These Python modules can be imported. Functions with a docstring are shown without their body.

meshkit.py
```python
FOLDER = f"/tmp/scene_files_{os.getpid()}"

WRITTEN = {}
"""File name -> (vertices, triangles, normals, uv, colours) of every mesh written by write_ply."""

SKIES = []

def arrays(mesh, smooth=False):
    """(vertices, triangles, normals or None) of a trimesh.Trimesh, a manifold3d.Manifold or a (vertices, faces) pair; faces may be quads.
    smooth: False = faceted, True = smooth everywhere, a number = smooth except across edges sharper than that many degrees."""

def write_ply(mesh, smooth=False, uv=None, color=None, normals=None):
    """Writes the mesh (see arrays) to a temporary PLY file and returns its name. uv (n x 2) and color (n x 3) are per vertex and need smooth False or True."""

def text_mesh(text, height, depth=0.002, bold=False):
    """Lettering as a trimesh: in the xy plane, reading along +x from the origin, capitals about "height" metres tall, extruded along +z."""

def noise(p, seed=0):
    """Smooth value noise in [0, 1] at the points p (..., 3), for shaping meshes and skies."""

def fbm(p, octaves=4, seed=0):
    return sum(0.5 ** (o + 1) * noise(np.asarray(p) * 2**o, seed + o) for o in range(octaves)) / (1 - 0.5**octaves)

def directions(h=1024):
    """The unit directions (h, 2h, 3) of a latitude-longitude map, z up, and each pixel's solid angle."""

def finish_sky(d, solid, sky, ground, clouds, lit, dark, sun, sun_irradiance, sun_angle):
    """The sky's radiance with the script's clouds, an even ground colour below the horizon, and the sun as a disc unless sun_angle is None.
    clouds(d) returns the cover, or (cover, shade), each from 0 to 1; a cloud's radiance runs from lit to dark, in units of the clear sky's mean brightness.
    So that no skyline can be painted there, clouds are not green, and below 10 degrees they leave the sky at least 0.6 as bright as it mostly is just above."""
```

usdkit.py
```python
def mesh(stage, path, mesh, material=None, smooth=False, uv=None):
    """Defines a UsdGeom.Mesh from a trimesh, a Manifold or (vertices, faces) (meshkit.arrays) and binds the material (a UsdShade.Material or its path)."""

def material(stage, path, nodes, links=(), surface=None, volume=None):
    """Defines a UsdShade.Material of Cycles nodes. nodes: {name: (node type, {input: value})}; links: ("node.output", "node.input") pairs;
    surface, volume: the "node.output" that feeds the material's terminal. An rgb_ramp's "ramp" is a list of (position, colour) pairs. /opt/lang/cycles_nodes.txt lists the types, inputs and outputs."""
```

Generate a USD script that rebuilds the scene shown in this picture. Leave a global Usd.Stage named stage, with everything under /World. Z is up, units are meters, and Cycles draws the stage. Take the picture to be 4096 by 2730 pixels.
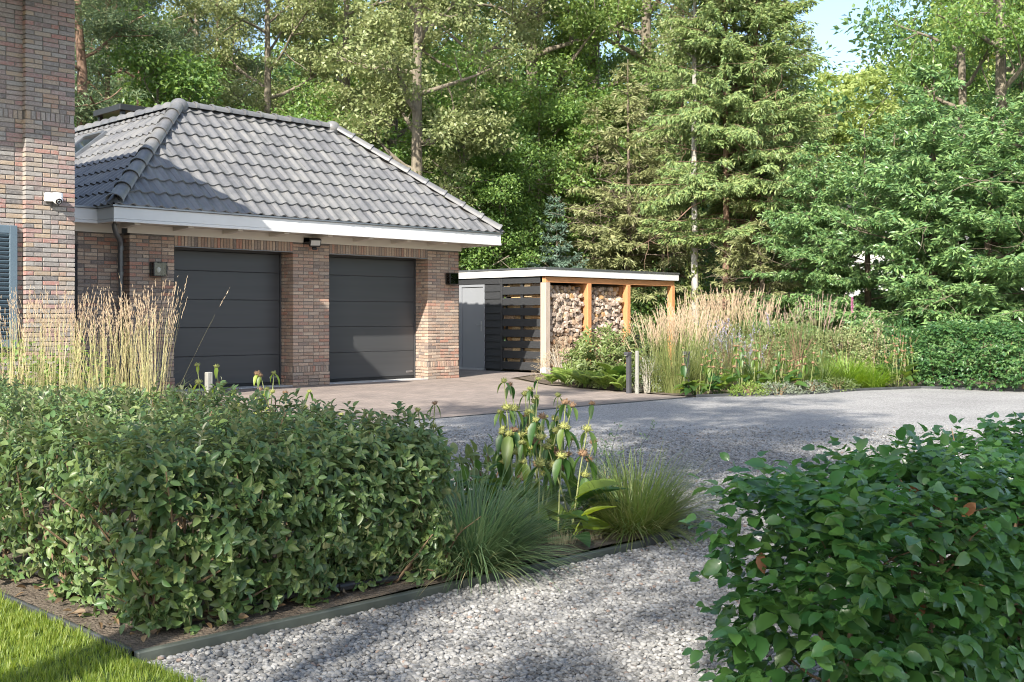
import math, random
import numpy as np, trimesh, usdkit, meshkit
from shapely.geometry import Polygon, Point
from pxr import Usd, UsdGeom, UsdLux, UsdShade, Gf, Sdf, Vt

stage = Usd.Stage.CreateInMemory()
UsdGeom.SetStageUpAxis(stage, UsdGeom.Tokens.z)
UsdGeom.SetStageMetersPerUnit(stage, 1.0)
WORLD = UsdGeom.Xform.Define(stage, '/World')
stage.SetDefaultPrim(WORLD.GetPrim())
LK = '/World/Looks'
UsdGeom.Scope.Define(stage, LK)
PI = math.pi

# ------------------------------------------------------------------ camera, sky, sun, exposure
# World x runs along the garage front (away to the right), y runs into the garage, z is up.
TH = math.radians(44.9)
CS, SN = math.cos(TH), math.sin(TH)
EYE = 1.25
cam = UsdGeom.Camera.Define(stage, '/World/camera')
FW, RT = np.array([CS, SN, 0.0]), np.array([SN, -CS, 0.0])
cam.AddTransformOp().Set(Gf.Matrix4d(RT[0], RT[1], 0, 0, 0, 0, 1, 0, -FW[0], -FW[1], 0, 0, 0, 0, EYE, 1))
cam.CreateHorizontalApertureAttr(36.0)
cam.CreateVerticalApertureAttr(24.0)
cam.CreateFocalLengthAttr(40.19)
cam.CreateVerticalApertureOffsetAttr(-0.835)
cam.CreateClippingRangeAttr(Gf.Vec2f(0.1, 2000))
cam.CreateExposureAttr(1.38)

SUN = np.array([-1.24, -0.56, 1.02]); SUN /= np.linalg.norm(SUN)
ELEV, ROT = math.asin(SUN[2]), math.atan2(SUN[0], SUN[1])
sky_mat = usdkit.material(stage, LK + '/sky_look', {
    'sky': ('sky_texture', {'sky_type': 'single_scattering', 'sun_disc': False, 'sun_elevation': ELEV, 'sun_rotation': ROT, 'air_density': 1.0, 'aerosol_density': 1.6, 'ozone_density': 1.0}),
    'tc': ('texture_coordinate', {}),
    'mp': ('mapping', {'scale': (1.0, 1.0, 2.6)}),
    'n': ('noise_texture', {'scale': 2.1, 'detail': 6.0, 'roughness': 0.6}),
    'r': ('rgb_ramp', {'ramp': [(0.50, (0, 0, 0)), (0.74, (0.7, 0.7, 0.7))]}),
    'mx': ('mix', {'color2': (5.6, 5.7, 5.9)}),
    'bg': ('background_shader', {'strength': 0.122})},
    [('tc.generated', 'mp.vector'), ('mp.vector', 'n.vector'), ('n.fac', 'r.fac'), ('r.color', 'mx.fac'), ('sky.color', 'mx.color1'), ('mx.color', 'bg.color')], surface='bg.background')
dome = UsdLux.DomeLight.Define(stage, '/World/sky')
UsdShade.MaterialBindingAPI.Apply(dome.GetPrim()).Bind(sky_mat)
dome.GetPrim().SetCustomDataByKey('kind', 'structure')
sun = UsdLux.DistantLight.Define(stage, '/World/sun')
sun.CreateNormalizeAttr(True); sun.CreateIntensityAttr(1.1); sun.CreateAngleAttr(0.53); sun.CreateColorAttr(Gf.Vec3f(1.0, 0.94, 0.84))
rot = Gf.Rotation(Gf.Vec3d(0, 0, 1), Gf.Vec3d(*map(float, SUN)))
sun.AddTransformOp().Set(Gf.Matrix4d().SetRotate(rot))

# ------------------------------------------------------------------ scene helpers
_count = {}
def numbered(parent, name):
    k = (parent, name); n = _count.get(k, 0); _count[k] = n + 1
    return parent + '/' + (name if n == 0 else f'{name}_{n:03d}')

def keys(p, label=None, cat=None, group=None, kind=None):
    p = p.GetPrim() if hasattr(p, 'GetPrim') else p
    for k, v in (('label', label), ('category', cat), ('group', group), ('kind', kind)):
        if v: p.SetCustomDataByKey(k, v)
    return p

def place(x, loc=(0, 0, 0), rz=0.0, sc=1.0):
    x = UsdGeom.Xformable(x)
    x.AddTranslateOp().Set(Gf.Vec3d(*map(float, loc)))
    x.AddRotateZOp().Set(float(math.degrees(rz)))
    s = (sc, sc, sc) if np.ndim(sc) == 0 else sc
    x.AddScaleOp().Set(Gf.Vec3f(*map(float, s)))

def thing(name, label, cat, loc=(0, 0, 0), rz=0.0, group=None, sc=1.0):
    x = UsdGeom.Xform.Define(stage, numbered('/World', name))
    place(x, loc, rz, sc)
    return keys(x, label, cat, group)

def path_of(p): return str(p.GetPath())

_rm = random.Random(99)
def pick(m):
    m = M[m] if isinstance(m, str) else m
    return _rm.choice(m) if isinstance(m, list) else m

from scipy.sparse import coo_matrix
from scipy.sparse.csgraph import connected_components
ISL = set()
_ri = np.random.default_rng(5)
def per_piece(m, mat):
    """gives every separate piece of a joined mesh a random number that its material reads"""
    if mat not in ISL: return
    f = np.array(m.GetFaceVertexIndicesAttr().Get()).reshape(-1, 3); n = len(m.GetPointsAttr().Get())
    i = np.concatenate([f[:, 0], f[:, 1]]); j = np.concatenate([f[:, 1], f[:, 2]])
    k, lab = connected_components(coo_matrix((np.ones(len(i), np.int8), (i, j)), (n, n)), directed=False)
    UsdGeom.PrimvarsAPI(m).CreatePrimvar('rnd', Sdf.ValueTypeNames.FloatArray, 'vertex').Set(Vt.FloatArray.FromNumpy(_ri.random(k).astype(np.float32)[lab]))

def obj(name, mesh, mat, parent=None, smooth=False, **kw):
    m = usdkit.mesh(stage, numbered('/World' if parent is None else path_of(parent), name), mesh, pick(mat), smooth=smooth)
    per_piece(m, mat)
    return keys(m, kw.get("label"), kw.get("category"), kw.get("group"), kw.get("kind"))

def dup(first, label, loc, rz=0.0, group=None, sc=1.0):
    base = first.GetName().rstrip('0123456789').rstrip('_')
    x = UsdGeom.Xform.Define(stage, numbered('/World', base))
    x.GetPrim().GetReferences().AddInternalReference(first.GetPath())
    t = UsdGeom.Xformable(x)
    s = (sc, sc, sc) if np.ndim(sc) == 0 else sc
    p = x.GetPrim()
    for op, ty, v in (('translate', Sdf.ValueTypeNames.Double3, Gf.Vec3d(*map(float, loc))), ('rotateZ', Sdf.ValueTypeNames.Float, float(math.degrees(rz))), ('scale', Sdf.ValueTypeNames.Float3, Gf.Vec3f(*map(float, s)))):
        p.CreateAttribute('xformOp:' + op, ty, False).Set(v)
    p.SetInstanceable(True)
    was = first.GetCustomData()
    return keys(x, label, was['category'], group or was.get('group'))

class MB:
    """collects vertices and triangles into one mesh"""
    def __init__(s): s.v, s.f, s.n = [], [], 0
    def add(s, v, f):
        v, f = np.asarray(v, float), np.asarray(f, int)
        if f.shape[1] == 4: f = np.vstack([f[:, [0, 1, 2]], f[:, [0, 2, 3]]])
        s.v.append(v); s.f.append(f + s.n); s.n += len(v); return s
    def tm(s, m): return s.add(m.vertices, m.faces)
    def box(s, x0, x1, y0, y1, z0, z1): return s.add(*boxm(x0, x1, y0, y1, z0, z1))
    def rbox(s, *a, b=0.006): return s.add(*rboxm(*a, b=b))
    def tube(s, pts, r, sides=6, cap=False): return s.add(*tube(pts, r, sides, cap))
    def get(s): return np.vstack(s.v), np.vstack(s.f)

BF = np.array([[0, 2, 3, 1], [4, 5, 7, 6], [0, 1, 5, 4], [2, 6, 7, 3], [0, 4, 6, 2], [1, 3, 7, 5]])
def boxm(x0, x1, y0, y1, z0, z1):
    v = np.array([[x, y, z] for z in (z0, z1) for y in (y0, y1) for x in (x0, x1)], float)
    return v, np.vstack([BF[:, [0, 1, 2]], BF[:, [0, 2, 3]]])

def rboxm(x0, x1, y0, y1, z0, z1, b=0.006):
    """box with chamfered edges"""
    c = np.array([(x0 + x1) / 2, (y0 + y1) / 2, (z0 + z1) / 2]); h = np.array([x1 - x0, y1 - y0, z1 - z0]) / 2
    b = min(b, h.min() * 0.6)
    pts = []
    for sx in (-1, 1):
        for sy in (-1, 1):
            for sz in (-1, 1):
                for k in range(3):
                    d = h - b; d[k] = h[k]
                    pts.append(c + d * (sx, sy, sz))
    t = trimesh.convex.convex_hull(np.array(pts))
    return np.array(t.vertices), np.array(t.faces)

def tube(pts, r, sides=6, cap=False):
    pts = np.asarray(pts, float); n = len(pts); r = np.broadcast_to(np.asarray(r, float), (n,))
    t = np.gradient(pts, axis=0); t /= np.maximum(np.linalg.norm(t, axis=1, keepdims=True), 1e-9)
    ref = np.array([0, 0, 1.0]) if abs(t[:, 2]).mean() < 0.8 else np.array([1.0, 0, 0])
    a = np.cross(t, ref); a /= np.maximum(np.linalg.norm(a, axis=1, keepdims=True), 1e-9); b = np.cross(t, a)
    an = np.arange(sides) * 2 * PI / sides
    v = (pts[:, None] + r[:, None, None] * (np.cos(an)[None, :, None] * a[:, None] + np.sin(an)[None, :, None] * b[:, None])).reshape(-1, 3)
    i, j = np.meshgrid(np.arange(n - 1), np.arange(sides), indexing='ij'); k = (j + 1) % sides
    f = np.stack([i * sides + j, i * sides + k, (i + 1) * sides + k, (i + 1) * sides + j], -1).reshape(-1, 4)
    f = np.vstack([f[:, [0, 1, 2]], f[:, [0, 2, 3]]])
    if cap:
        v = np.vstack([v, pts[:1], pts[-1:]]); q = n * sides; o = np.arange(sides)
        f = np.vstack([f, np.stack([np.full(sides, q), (o + 1) % sides, o], 1), np.stack([np.full(sides, q + 1), (n - 1) * sides + o, (n - 1) * sides + (o + 1) % sides], 1)])
    return v, f

def lathe(prof, n=24, loc=(0, 0, 0)):
    p = np.asarray(prof, float); a = np.arange(n) * 2 * PI / n
    v = np.stack([p[:, None, 0] * np.cos(a), p[:, None, 0] * np.sin(a), np.repeat(p[:, None, 1], n, 1)], -1).reshape(-1, 3) + loc
    i, j = np.meshgrid(np.arange(len(p) - 1), np.arange(n), indexing='ij'); k = (j + 1) % n
    return v, np.stack([i * n + j, i * n + k, (i + 1) * n + k, (i + 1) * n + j], -1).reshape(-1, 4)

def xf(mesh, R=None, t=(0, 0, 0)):
    v, f = mesh
    return (v @ np.asarray(R).T if R is not None else v) + np.asarray(t, float), f
def rotm(ax, a): return trimesh.transformations.rotation_matrix(a, ax)[:3, :3]

# ------------------------------------------------------------------ materials
M = {}
def mat(name, nodes, links, surface='p.BSDF'):
    M[name] = usdkit.material(stage, f'{LK}/{name}', nodes, links, surface=surface); return M[name]

def plain(name, col, rough=0.5, var=0.08, scale=6.0, bump=0.0, bscale=60.0, metal=0.0, spec=0.5, stretch=None, coat=0.0):
    """colour with soft noise variation and fine relief"""
    c = np.array(col, float)
    n = {'g': ('geometry', {}), 'mp': ('mapping', {'scale': stretch or (1, 1, 1)}),
         'n': ('noise_texture', {'scale': scale, 'detail': 5.0, 'roughness': 0.6}),
         'r': ('rgb_ramp', {'ramp': [(0.3, tuple(np.clip(c * (1 - var), 0, 1))), (0.7, tuple(np.clip(c * (1 + var), 0, 1)))]}),
         'n2': ('noise_texture', {'scale': bscale, 'detail': 4.0}),
         'b': ('bump', {'strength': bump, 'distance': 0.01}),
         'p': ('principled_bsdf', {'roughness': rough, 'metallic': metal, 'specular_ior_level': spec, 'coat_weight': coat})}
    l = [('g.position', 'mp.vector'), ('mp.vector', 'n.vector'), ('n.fac', 'r.fac'), ('r.color', 'p.base_color')]
    if bump: l += [('mp.vector', 'n2.vector'), ('n2.fac', 'b.height'), ('b.normal', 'p.normal')]
    return mat(name, n, l)

def brick_mat(name, source, ramp, haze):
    if source == 'object':
        vs = []
        for k, (_, col) in enumerate(ramp): brick_mat(f'{name}_{k}', 'one', [(0, col), (1, col)], haze); vs.append(M[f'{name}_{k}'])
        M[name] = vs; return
    src = ('attribute', {'attribute': 'rnd'}); out = 'i.fac'; ISL.add(name)
    return mat(name, {'i': src, 'g': ('geometry', {}),
        'r': ('rgb_ramp', {'ramp': ramp}),
        'n': ('noise_texture', {'scale': 22.0, 'detail': 6.0, 'roughness': 0.7}),
        'nr': ('rgb_ramp', {'ramp': [(0.46, (0, 0, 0)), (0.66, (0.6, 0.6, 0.6))]}),
        'mx': ('mix', {'color2': haze}),
        'n3': ('noise_texture', {'scale': 95.0, 'detail': 3.0}),
        'd': ('rgb_ramp', {'ramp': [(0.25, (0.62, 0.6, 0.58)), (0.6, (1.08, 1.08, 1.08))]}),
        'm2': ('mix', {'mix_type': 'multiply', 'fac': 1.0}),
        'b': ('bump', {'strength': 0.5, 'distance': 0.006}),
        'p': ('principled_bsdf', {'roughness': 0.88, 'specular_ior_level': 0.25})},
        [(out, 'r.fac'), ('g.position', 'n.vector'), ('n.fac', 'nr.fac'), ('nr.color', 'mx.fac'), ('r.color', 'mx.color1'), ('g.position', 'n3.vector'), ('n3.fac', 'd.fac'),
         ('mx.color', 'm2.color1'), ('d.color', 'm2.color2'), ('m2.color', 'p.base_color'), ('n.fac', 'b.height'), ('b.normal', 'p.normal')])
ramp_h = [(0.0, (0.235, 0.22, 0.21)), (0.1, (0.32, 0.21, 0.185)), (0.2, (0.275, 0.26, 0.25)), (0.3, (0.36, 0.19, 0.165)), (0.4, (0.345, 0.27, 0.2)), (0.5, (0.31, 0.295, 0.28)), (0.6, (0.33, 0.21, 0.195)), (0.7, (0.16, 0.15, 0.148)), (0.8, (0.26, 0.235, 0.22)), (0.9, (0.38, 0.30, 0.225)), (1.0, (0.30, 0.285, 0.27))]
ramp_g = [(0.0, (0.30, 0.205, 0.155)), (0.14, (0.40, 0.29, 0.215)), (0.28, (0.27, 0.215, 0.18)), (0.42, (0.39, 0.205, 0.15)), (0.56, (0.45, 0.345, 0.265)), (0.7, (0.19, 0.155, 0.14)), (0.8, (0.36, 0.25, 0.185)), (0.9, (0.33, 0.275, 0.23)), (1.0, (0.48, 0.37, 0.28))]
brick_mat('house_brick', 'object', ramp_h, (0.36, 0.335, 0.31)); brick_mat('house_brick_field', 'island', ramp_h, (0.36, 0.335, 0.31))
brick_mat('garage_brick', 'object', ramp_g, (0.33, 0.27, 0.22)); brick_mat('garage_brick_field', 'island', ramp_g, (0.33, 0.27, 0.22))
plain('mortar', (0.16, 0.145, 0.13), 0.95, 0.2, 30, 0.6, 120, spec=0.1)
def tile_mat(name, source):
    source = 'one' if source == 'object' else source
    ISL.add(name); out = 'i.fac'
    mat(name, {'i': ('attribute', {'attribute': 'rnd'}), 'g': ('geometry', {}),
        'r': ('rgb_ramp', {'ramp': [(0, (0.122, 0.122, 0.127)), (0.5, (0.145, 0.144, 0.146)), (1, (0.172, 0.170, 0.167))]}),
        'n': ('noise_texture', {'scale': 3.5, 'detail': 7.0, 'roughness': 0.7}), 'nr': ('rgb_ramp', {'ramp': [(0.3, (0.66, 0.67, 0.66)), (0.5, (0.98, 0.98, 0.97)), (0.7, (1.18, 1.16, 1.1))]}),
        'm': ('mix', {'mix_type': 'multiply', 'fac': 1.0}),
        'v': ('noise_texture', {'scale': 70.0, 'detail': 2.0}), 'vr': ('rgb_ramp', {'ramp': [(0.66, (0, 0, 0)), (0.76, (0.8, 0.8, 0.8))]}), 'm3': ('mix', {'color2': (0.30, 0.31, 0.25)}),
        'p': ('principled_bsdf', {'roughness': 0.36, 'specular_ior_level': 0.75})},
        [(out, 'r.fac'), ('g.position', 'n.vector'), ('n.fac', 'nr.fac'), ('r.color', 'm.color1'), ('nr.color', 'm.color2'), ('g.position', 'v.vector'), ('v.fac', 'vr.fac'), ('vr.color', 'm3.fac'),
         ('m.color', 'm3.color1'), ('m3.color', 'p.base_color')])
tile_mat('roof_tile', 'object'); tile_mat('roof_tile_field', 'island')
plain('under_roof', (0.03, 0.03, 0.03), 0.9)
plain('white_paint', (0.64, 0.64, 0.625), 0.42, 0.035, 3.0, 0.05, 40)
plain('soffit_paint', (0.56, 0.52, 0.46), 0.6, 0.04, 2.0)
plain('zinc', (0.30, 0.31, 0.32), 0.38, 0.15, 5, metal=0.85)
plain('downpipe_zinc', (0.13, 0.13, 0.13), 0.4, 0.2, 8, metal=0.5)
plain('door_steel', (0.050, 0.051, 0.053), 0.40, 0.10, 2.2, 0.10, 26, stretch=(0.25, 0.25, 5.0))
plain('door_rubber', (0.012, 0.012, 0.012), 0.7)
plain('plate_metal', (0.42, 0.42, 0.43), 0.35, 0.05, metal=0.7)
plain('black_metal', (0.018, 0.018, 0.018), 0.4, 0.1)
plain('charred_wood', (0.030, 0.031, 0.033), 0.58, 0.35, 9, 0.35, 30, stretch=(1.2, 1.2, 14))
plain('grey_door_paint', (0.235, 0.245, 0.26), 0.38, 0.03, 2)
plain('blue_grey_paint', (0.095, 0.135, 0.17), 0.42, 0.05, 3)
plain('frame_paint', (0.30, 0.34, 0.37), 0.42, 0.04, 3)
plain('shutter_dark', (0.018, 0.024, 0.03), 0.5)
plain('larch_wood', (0.50, 0.235, 0.10), 0.62, 0.2, 7, 0.25, 50, stretch=(6, 6, 0.6))
plain('weathered_wood', (0.40, 0.325, 0.265), 0.75, 0.2, 7, 0.3, 50, stretch=(7, 7, 0.5))
plain('larch_beam', (0.50, 0.24, 0.105), 0.62, 0.2, 7, 0.25, 50, stretch=(0.6, 6, 6))
plain('concrete', (0.44, 0.43, 0.41), 0.85, 0.12, 8, 0.2, 80)
plain('threshold_stone', (0.40, 0.40, 0.40), 0.6, 0.12, 6)
plain('edging_board', (0.075, 0.085, 0.07), 0.55, 0.3, 4, 0.1, 40)
plain('edging_steel', (0.045, 0.048, 0.05), 0.5, 0.25, 6)
plain('hose_rubber', (0.022, 0.022, 0.023), 0.45, 0.15, 20)
plain('bollard_metal', (0.055, 0.055, 0.062), 0.5, 0.12, 8)
plain('post_wood', (0.23, 0.225, 0.20), 0.8, 0.25, 9, 0.35, 60, stretch=(8, 8, 0.8))
plain('white_plastic', (0.80, 0.80, 0.80), 0.32, 0.02)
plain('lens_black', (0.008, 0.008, 0.009), 0.08)
plain('lamp_glass', (0.50, 0.50, 0.48), 0.15, 0.05)
plain('bitumen', (0.05, 0.05, 0.05), 0.85, 0.2, 10)
def log_mat(name, ramp, source='object'):
    if source == 'object':
        vs = []
        for k, (_, col) in enumerate(ramp): log_mat(f'{name}_{k}', [(0, col), (1, col)], 'one'); vs.append(M[f'{name}_{k}'])
        M[name] = vs; return
    ISL.add(name); out = 'i.fac'
    mat(name, {'i': ('attribute', {'attribute': 'rnd'}), 'g': ('geometry', {}), 'r': ('rgb_ramp', {'ramp': ramp}),
        'n': ('noise_texture', {'scale': 26.0, 'detail': 5.0}), 'nr': ('rgb_ramp', {'ramp': [(0.3, (0.62, 0.6, 0.58)), (0.7, (1.15, 1.15, 1.15))]}),
        'm': ('mix', {'mix_type': 'multiply', 'fac': 1.0}), 'b': ('bump', {'strength': 0.4, 'distance': 0.01}), 'p': ('principled_bsdf', {'roughness': 0.85, 'specular_ior_level': 0.2})},
        [(out, 'r.fac'), ('g.position', 'n.vector'), ('n.fac', 'nr.fac'), ('r.color', 'm.color1'), ('nr.color', 'm.color2'), ('m.color', 'p.base_color'), ('n.fac', 'b.height'), ('b.normal', 'p.normal')])
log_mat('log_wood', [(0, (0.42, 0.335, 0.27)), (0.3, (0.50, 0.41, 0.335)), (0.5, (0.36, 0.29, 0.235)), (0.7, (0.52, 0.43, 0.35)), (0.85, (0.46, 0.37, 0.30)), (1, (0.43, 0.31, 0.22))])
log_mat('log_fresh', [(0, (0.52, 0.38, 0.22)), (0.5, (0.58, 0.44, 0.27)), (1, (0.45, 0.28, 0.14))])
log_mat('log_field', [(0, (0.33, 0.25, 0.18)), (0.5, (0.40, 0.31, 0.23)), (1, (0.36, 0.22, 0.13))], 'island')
M['glass'] = usdkit.material(stage, LK + '/glass', {'f': ('fresnel', {'IOR': 1.5}), 't': ('transparent_bsdf', {}), 'g': ('glossy_bsdf', {'roughness': 0.02, 'color': (1, 1, 1)}), 'm': ('mix_closure', {})},
    [('f.fac', 'm.fac'), ('t.BSDF', 'm.closure1'), ('g.BSDF', 'm.closure2')], surface='m.closure')
# ground materials
def ground_mat(name, cols, scale, bump, bscale, rough=0.9):
    mat(name, {'g': ('geometry', {}), 'n': ('noise_texture', {'scale': scale, 'detail': 8.0, 'roughness': 0.65}), 'r': ('rgb_ramp', {'ramp': list(zip(np.linspace(0.3, 0.7, len(cols)), cols))}),
        'n2': ('noise_texture', {'scale': bscale, 'detail': 5.0}), 'b': ('bump', {'strength': bump, 'distance': 0.03}), 'p': ('principled_bsdf', {'roughness': rough, 'specular_ior_level': 0.2})},
        [('g.position', 'n.vector'), ('n.fac', 'r.fac'), ('r.color', 'p.base_color'), ('g.position', 'n2.vector'), ('n2.fac', 'b.height'), ('b.normal', 'p.normal')])
ground_mat('forest_floor', [(0.045, 0.035, 0.022), (0.075, 0.06, 0.035), (0.05, 0.06, 0.025)], 3.0, 0.8, 14)
ground_mat('soil', [(0.085, 0.066, 0.05), (0.13, 0.105, 0.08), (0.17, 0.14, 0.11)], 16.0, 0.9, 60)
ground_mat('turf', [(0.05, 0.075, 0.015), (0.08, 0.12, 0.025)], 9.0, 0.5, 60)
mat('gravel_bed', {'g': ('geometry', {}), 'v': ('voronoi_texture', {'scale': 58.0, 'randomness': 1.0}), 'vr': ('rgb_ramp', {'ramp': [(0.0, (0.218, 0.212, 0.207)), (0.4, (0.335, 0.330, 0.321)), (0.75, (0.444, 0.433, 0.424)), (1.0, (0.513, 0.503, 0.493))]}),
    'sep': ('rgb_to_bw', {}), 'e': ('voronoi_texture', {'scale': 58.0, 'feature': 'distance_to_edge'}), 'er': ('rgb_ramp', {'ramp': [(0.0, (0.5, 0.5, 0.5)), (0.12, (1, 1, 1))]}), 'm': ('mix', {'mix_type': 'multiply', 'fac': 0.9}),
    'n': ('noise_texture', {'scale': 0.9, 'detail': 5.0}), 'nr': ('rgb_ramp', {'ramp': [(0.3, (0.86, 0.86, 0.86)), (0.7, (1.08, 1.08, 1.08))]}), 'm2': ('mix', {'mix_type': 'multiply', 'fac': 1.0}),
    'b': ('bump', {'strength': 0.9, 'distance': 0.02}), 'p': ('principled_bsdf', {'roughness': 0.85, 'specular_ior_level': 0.25})},
    [('g.position', 'v.vector'), ('v.color', 'sep.color'), ('sep.val', 'vr.fac'), ('g.position', 'e.vector'), ('e.distance', 'er.fac'), ('vr.color', 'm.color1'), ('er.color', 'm.color2'), ('g.position', 'n.vector'), ('n.fac', 'nr.fac'),
     ('m.color', 'm2.color1'), ('nr.color', 'm2.color2'), ('m2.color', 'p.base_color'), ('e.distance', 'b.height'), ('b.normal', 'p.normal')])
for k_, col_ in enumerate(((0.115, 0.113, 0.108), (0.175, 0.171, 0.164), (0.21, 0.206, 0.197), (0.245, 0.24, 0.23), (0.29, 0.284, 0.272), (0.2, 0.155, 0.13))): plain(f'pebble_{k_}', col_, 0.8, 0.18, 40, spec=0.3)
mat('clinker_paving', {'g': ('geometry', {}), 'mp': ('mapping', {'rotation': (0, 0, 0)}),
    'b': ('brick_texture', {'scale': 1.0, 'brick_width': 0.205, 'row_height': 0.055, 'mortar_size': 0.004, 'mortar_smooth': 0.3, 'color1': (0.205, 0.172, 0.152), 'color2': (0.30, 0.25, 0.218), 'mortar': (0.12, 0.102, 0.092), 'bias': 0.0}),
    'n': ('noise_texture', {'scale': 1.1, 'detail': 6.0}), 'nr': ('rgb_ramp', {'ramp': [(0.3, (0.85, 0.85, 0.86)), (0.7, (1.12, 1.1, 1.08))]}), 'm': ('mix', {'mix_type': 'multiply', 'fac': 1.0}),
    'bp': ('bump', {'strength': 0.35, 'distance': 0.004, 'invert': True}), 'p': ('principled_bsdf', {'roughness': 0.72, 'specular_ior_level': 0.3})},
    [('g.position', 'mp.vector'), ('mp.vector', 'b.vector'), ('g.position', 'n.vector'), ('n.fac', 'nr.fac'), ('b.color', 'm.color1'), ('nr.color', 'm.color2'), ('m.color', 'p.base_color'), ('b.fac', 'bp.height'), ('bp.normal', 'p.normal')])

def leaf_mat(name, ramp, back=None, rough=0.45, trans=0.28, spec=0.5, tcol=None, src='island'):
    if src != 'one':
        g = [col[1] for _, col in ramp]; q = 1.1 * g[0] / np.mean(g); ramp = [(p, tuple(q * x for x in col)) for p, col in ramp]
    if src == 'object':
        vs = []
        for k, (_, col) in enumerate(ramp): leaf_mat(f'{name}_{k}', [(0, col), (1, col)], back, rough, trans, spec, None, 'one'); vs.append(M[f'{name}_{k}'])
        M[name] = vs; return
    ISL.add(name); rnd = 'i.fac'
    nodes = {'g': ('geometry', {}), 'i': ('attribute', {'attribute': 'rnd'}), 'r': ('rgb_ramp', {'ramp': ramp}), 'p': ('principled_bsdf', {'roughness': rough, 'specular_ior_level': spec}),
             't': ('translucent_bsdf', {}), 'm': ('mix_closure', {'fac': trans}), 'h': ('hsv', {'hue': 0.485, 'saturation': 1.15, 'value': 2.0})}
    links = [(rnd, 'r.fac'), ('h.color', 't.color'), ('p.BSDF', 'm.closure1'), ('t.BSDF', 'm.closure2')]
    if back:
        nodes['bk'] = ('mix', {'color2': back}); links += [('g.backfacing', 'bk.fac'), ('r.color', 'bk.color1'), ('bk.color', 'p.base_color'), ('r.color', 'h.color')]
    else: links += [('r.color', 'p.base_color'), ('r.color', 'h.color')]
    M[name] = usdkit.material(stage, f'{LK}/{name}', nodes, links, surface='m.closure')

def lerp_ramp(*cols): return list(zip(np.linspace(0, 1, len(cols)), cols))
def bark(name, c1, c2, scale=14, bump=0.9):
    mat(name, {'g': ('geometry', {}), 'mp': ('mapping', {'scale': (1, 1, 0.25)}), 'n': ('noise_texture', {'scale': scale, 'detail': 6.0, 'roughness': 0.7}), 'r': ('rgb_ramp', {'ramp': [(0.33, c1), (0.66, c2)]}),
        'b': ('bump', {'strength': bump, 'distance': 0.03}), 'p': ('principled_bsdf', {'roughness': 0.9, 'specular_ior_level': 0.15})},
        [('g.position', 'mp.vector'), ('mp.vector', 'n.vector'), ('n.fac', 'r.fac'), ('r.color', 'p.base_color'), ('n.fac', 'b.height'), ('b.normal', 'p.normal')])
bark('oak_bark', (0.10, 0.085, 0.065), (0.26, 0.225, 0.17))
bark('pine_bark', (0.13, 0.08, 0.055), (0.30, 0.20, 0.145))
bark('birch_bark', (0.16, 0.15, 0.13), (0.50, 0.48, 0.43), 9)
bark('spruce_bark', (0.10, 0.08, 0.06), (0.21, 0.17, 0.13))
bark('dead_twig', (0.26, 0.24, 0.20), (0.40, 0.37, 0.31), 20, 0.2)
bark('shrub_stem', (0.12, 0.085, 0.055), (0.24, 0.165, 0.10), 40, 0.4)
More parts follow.
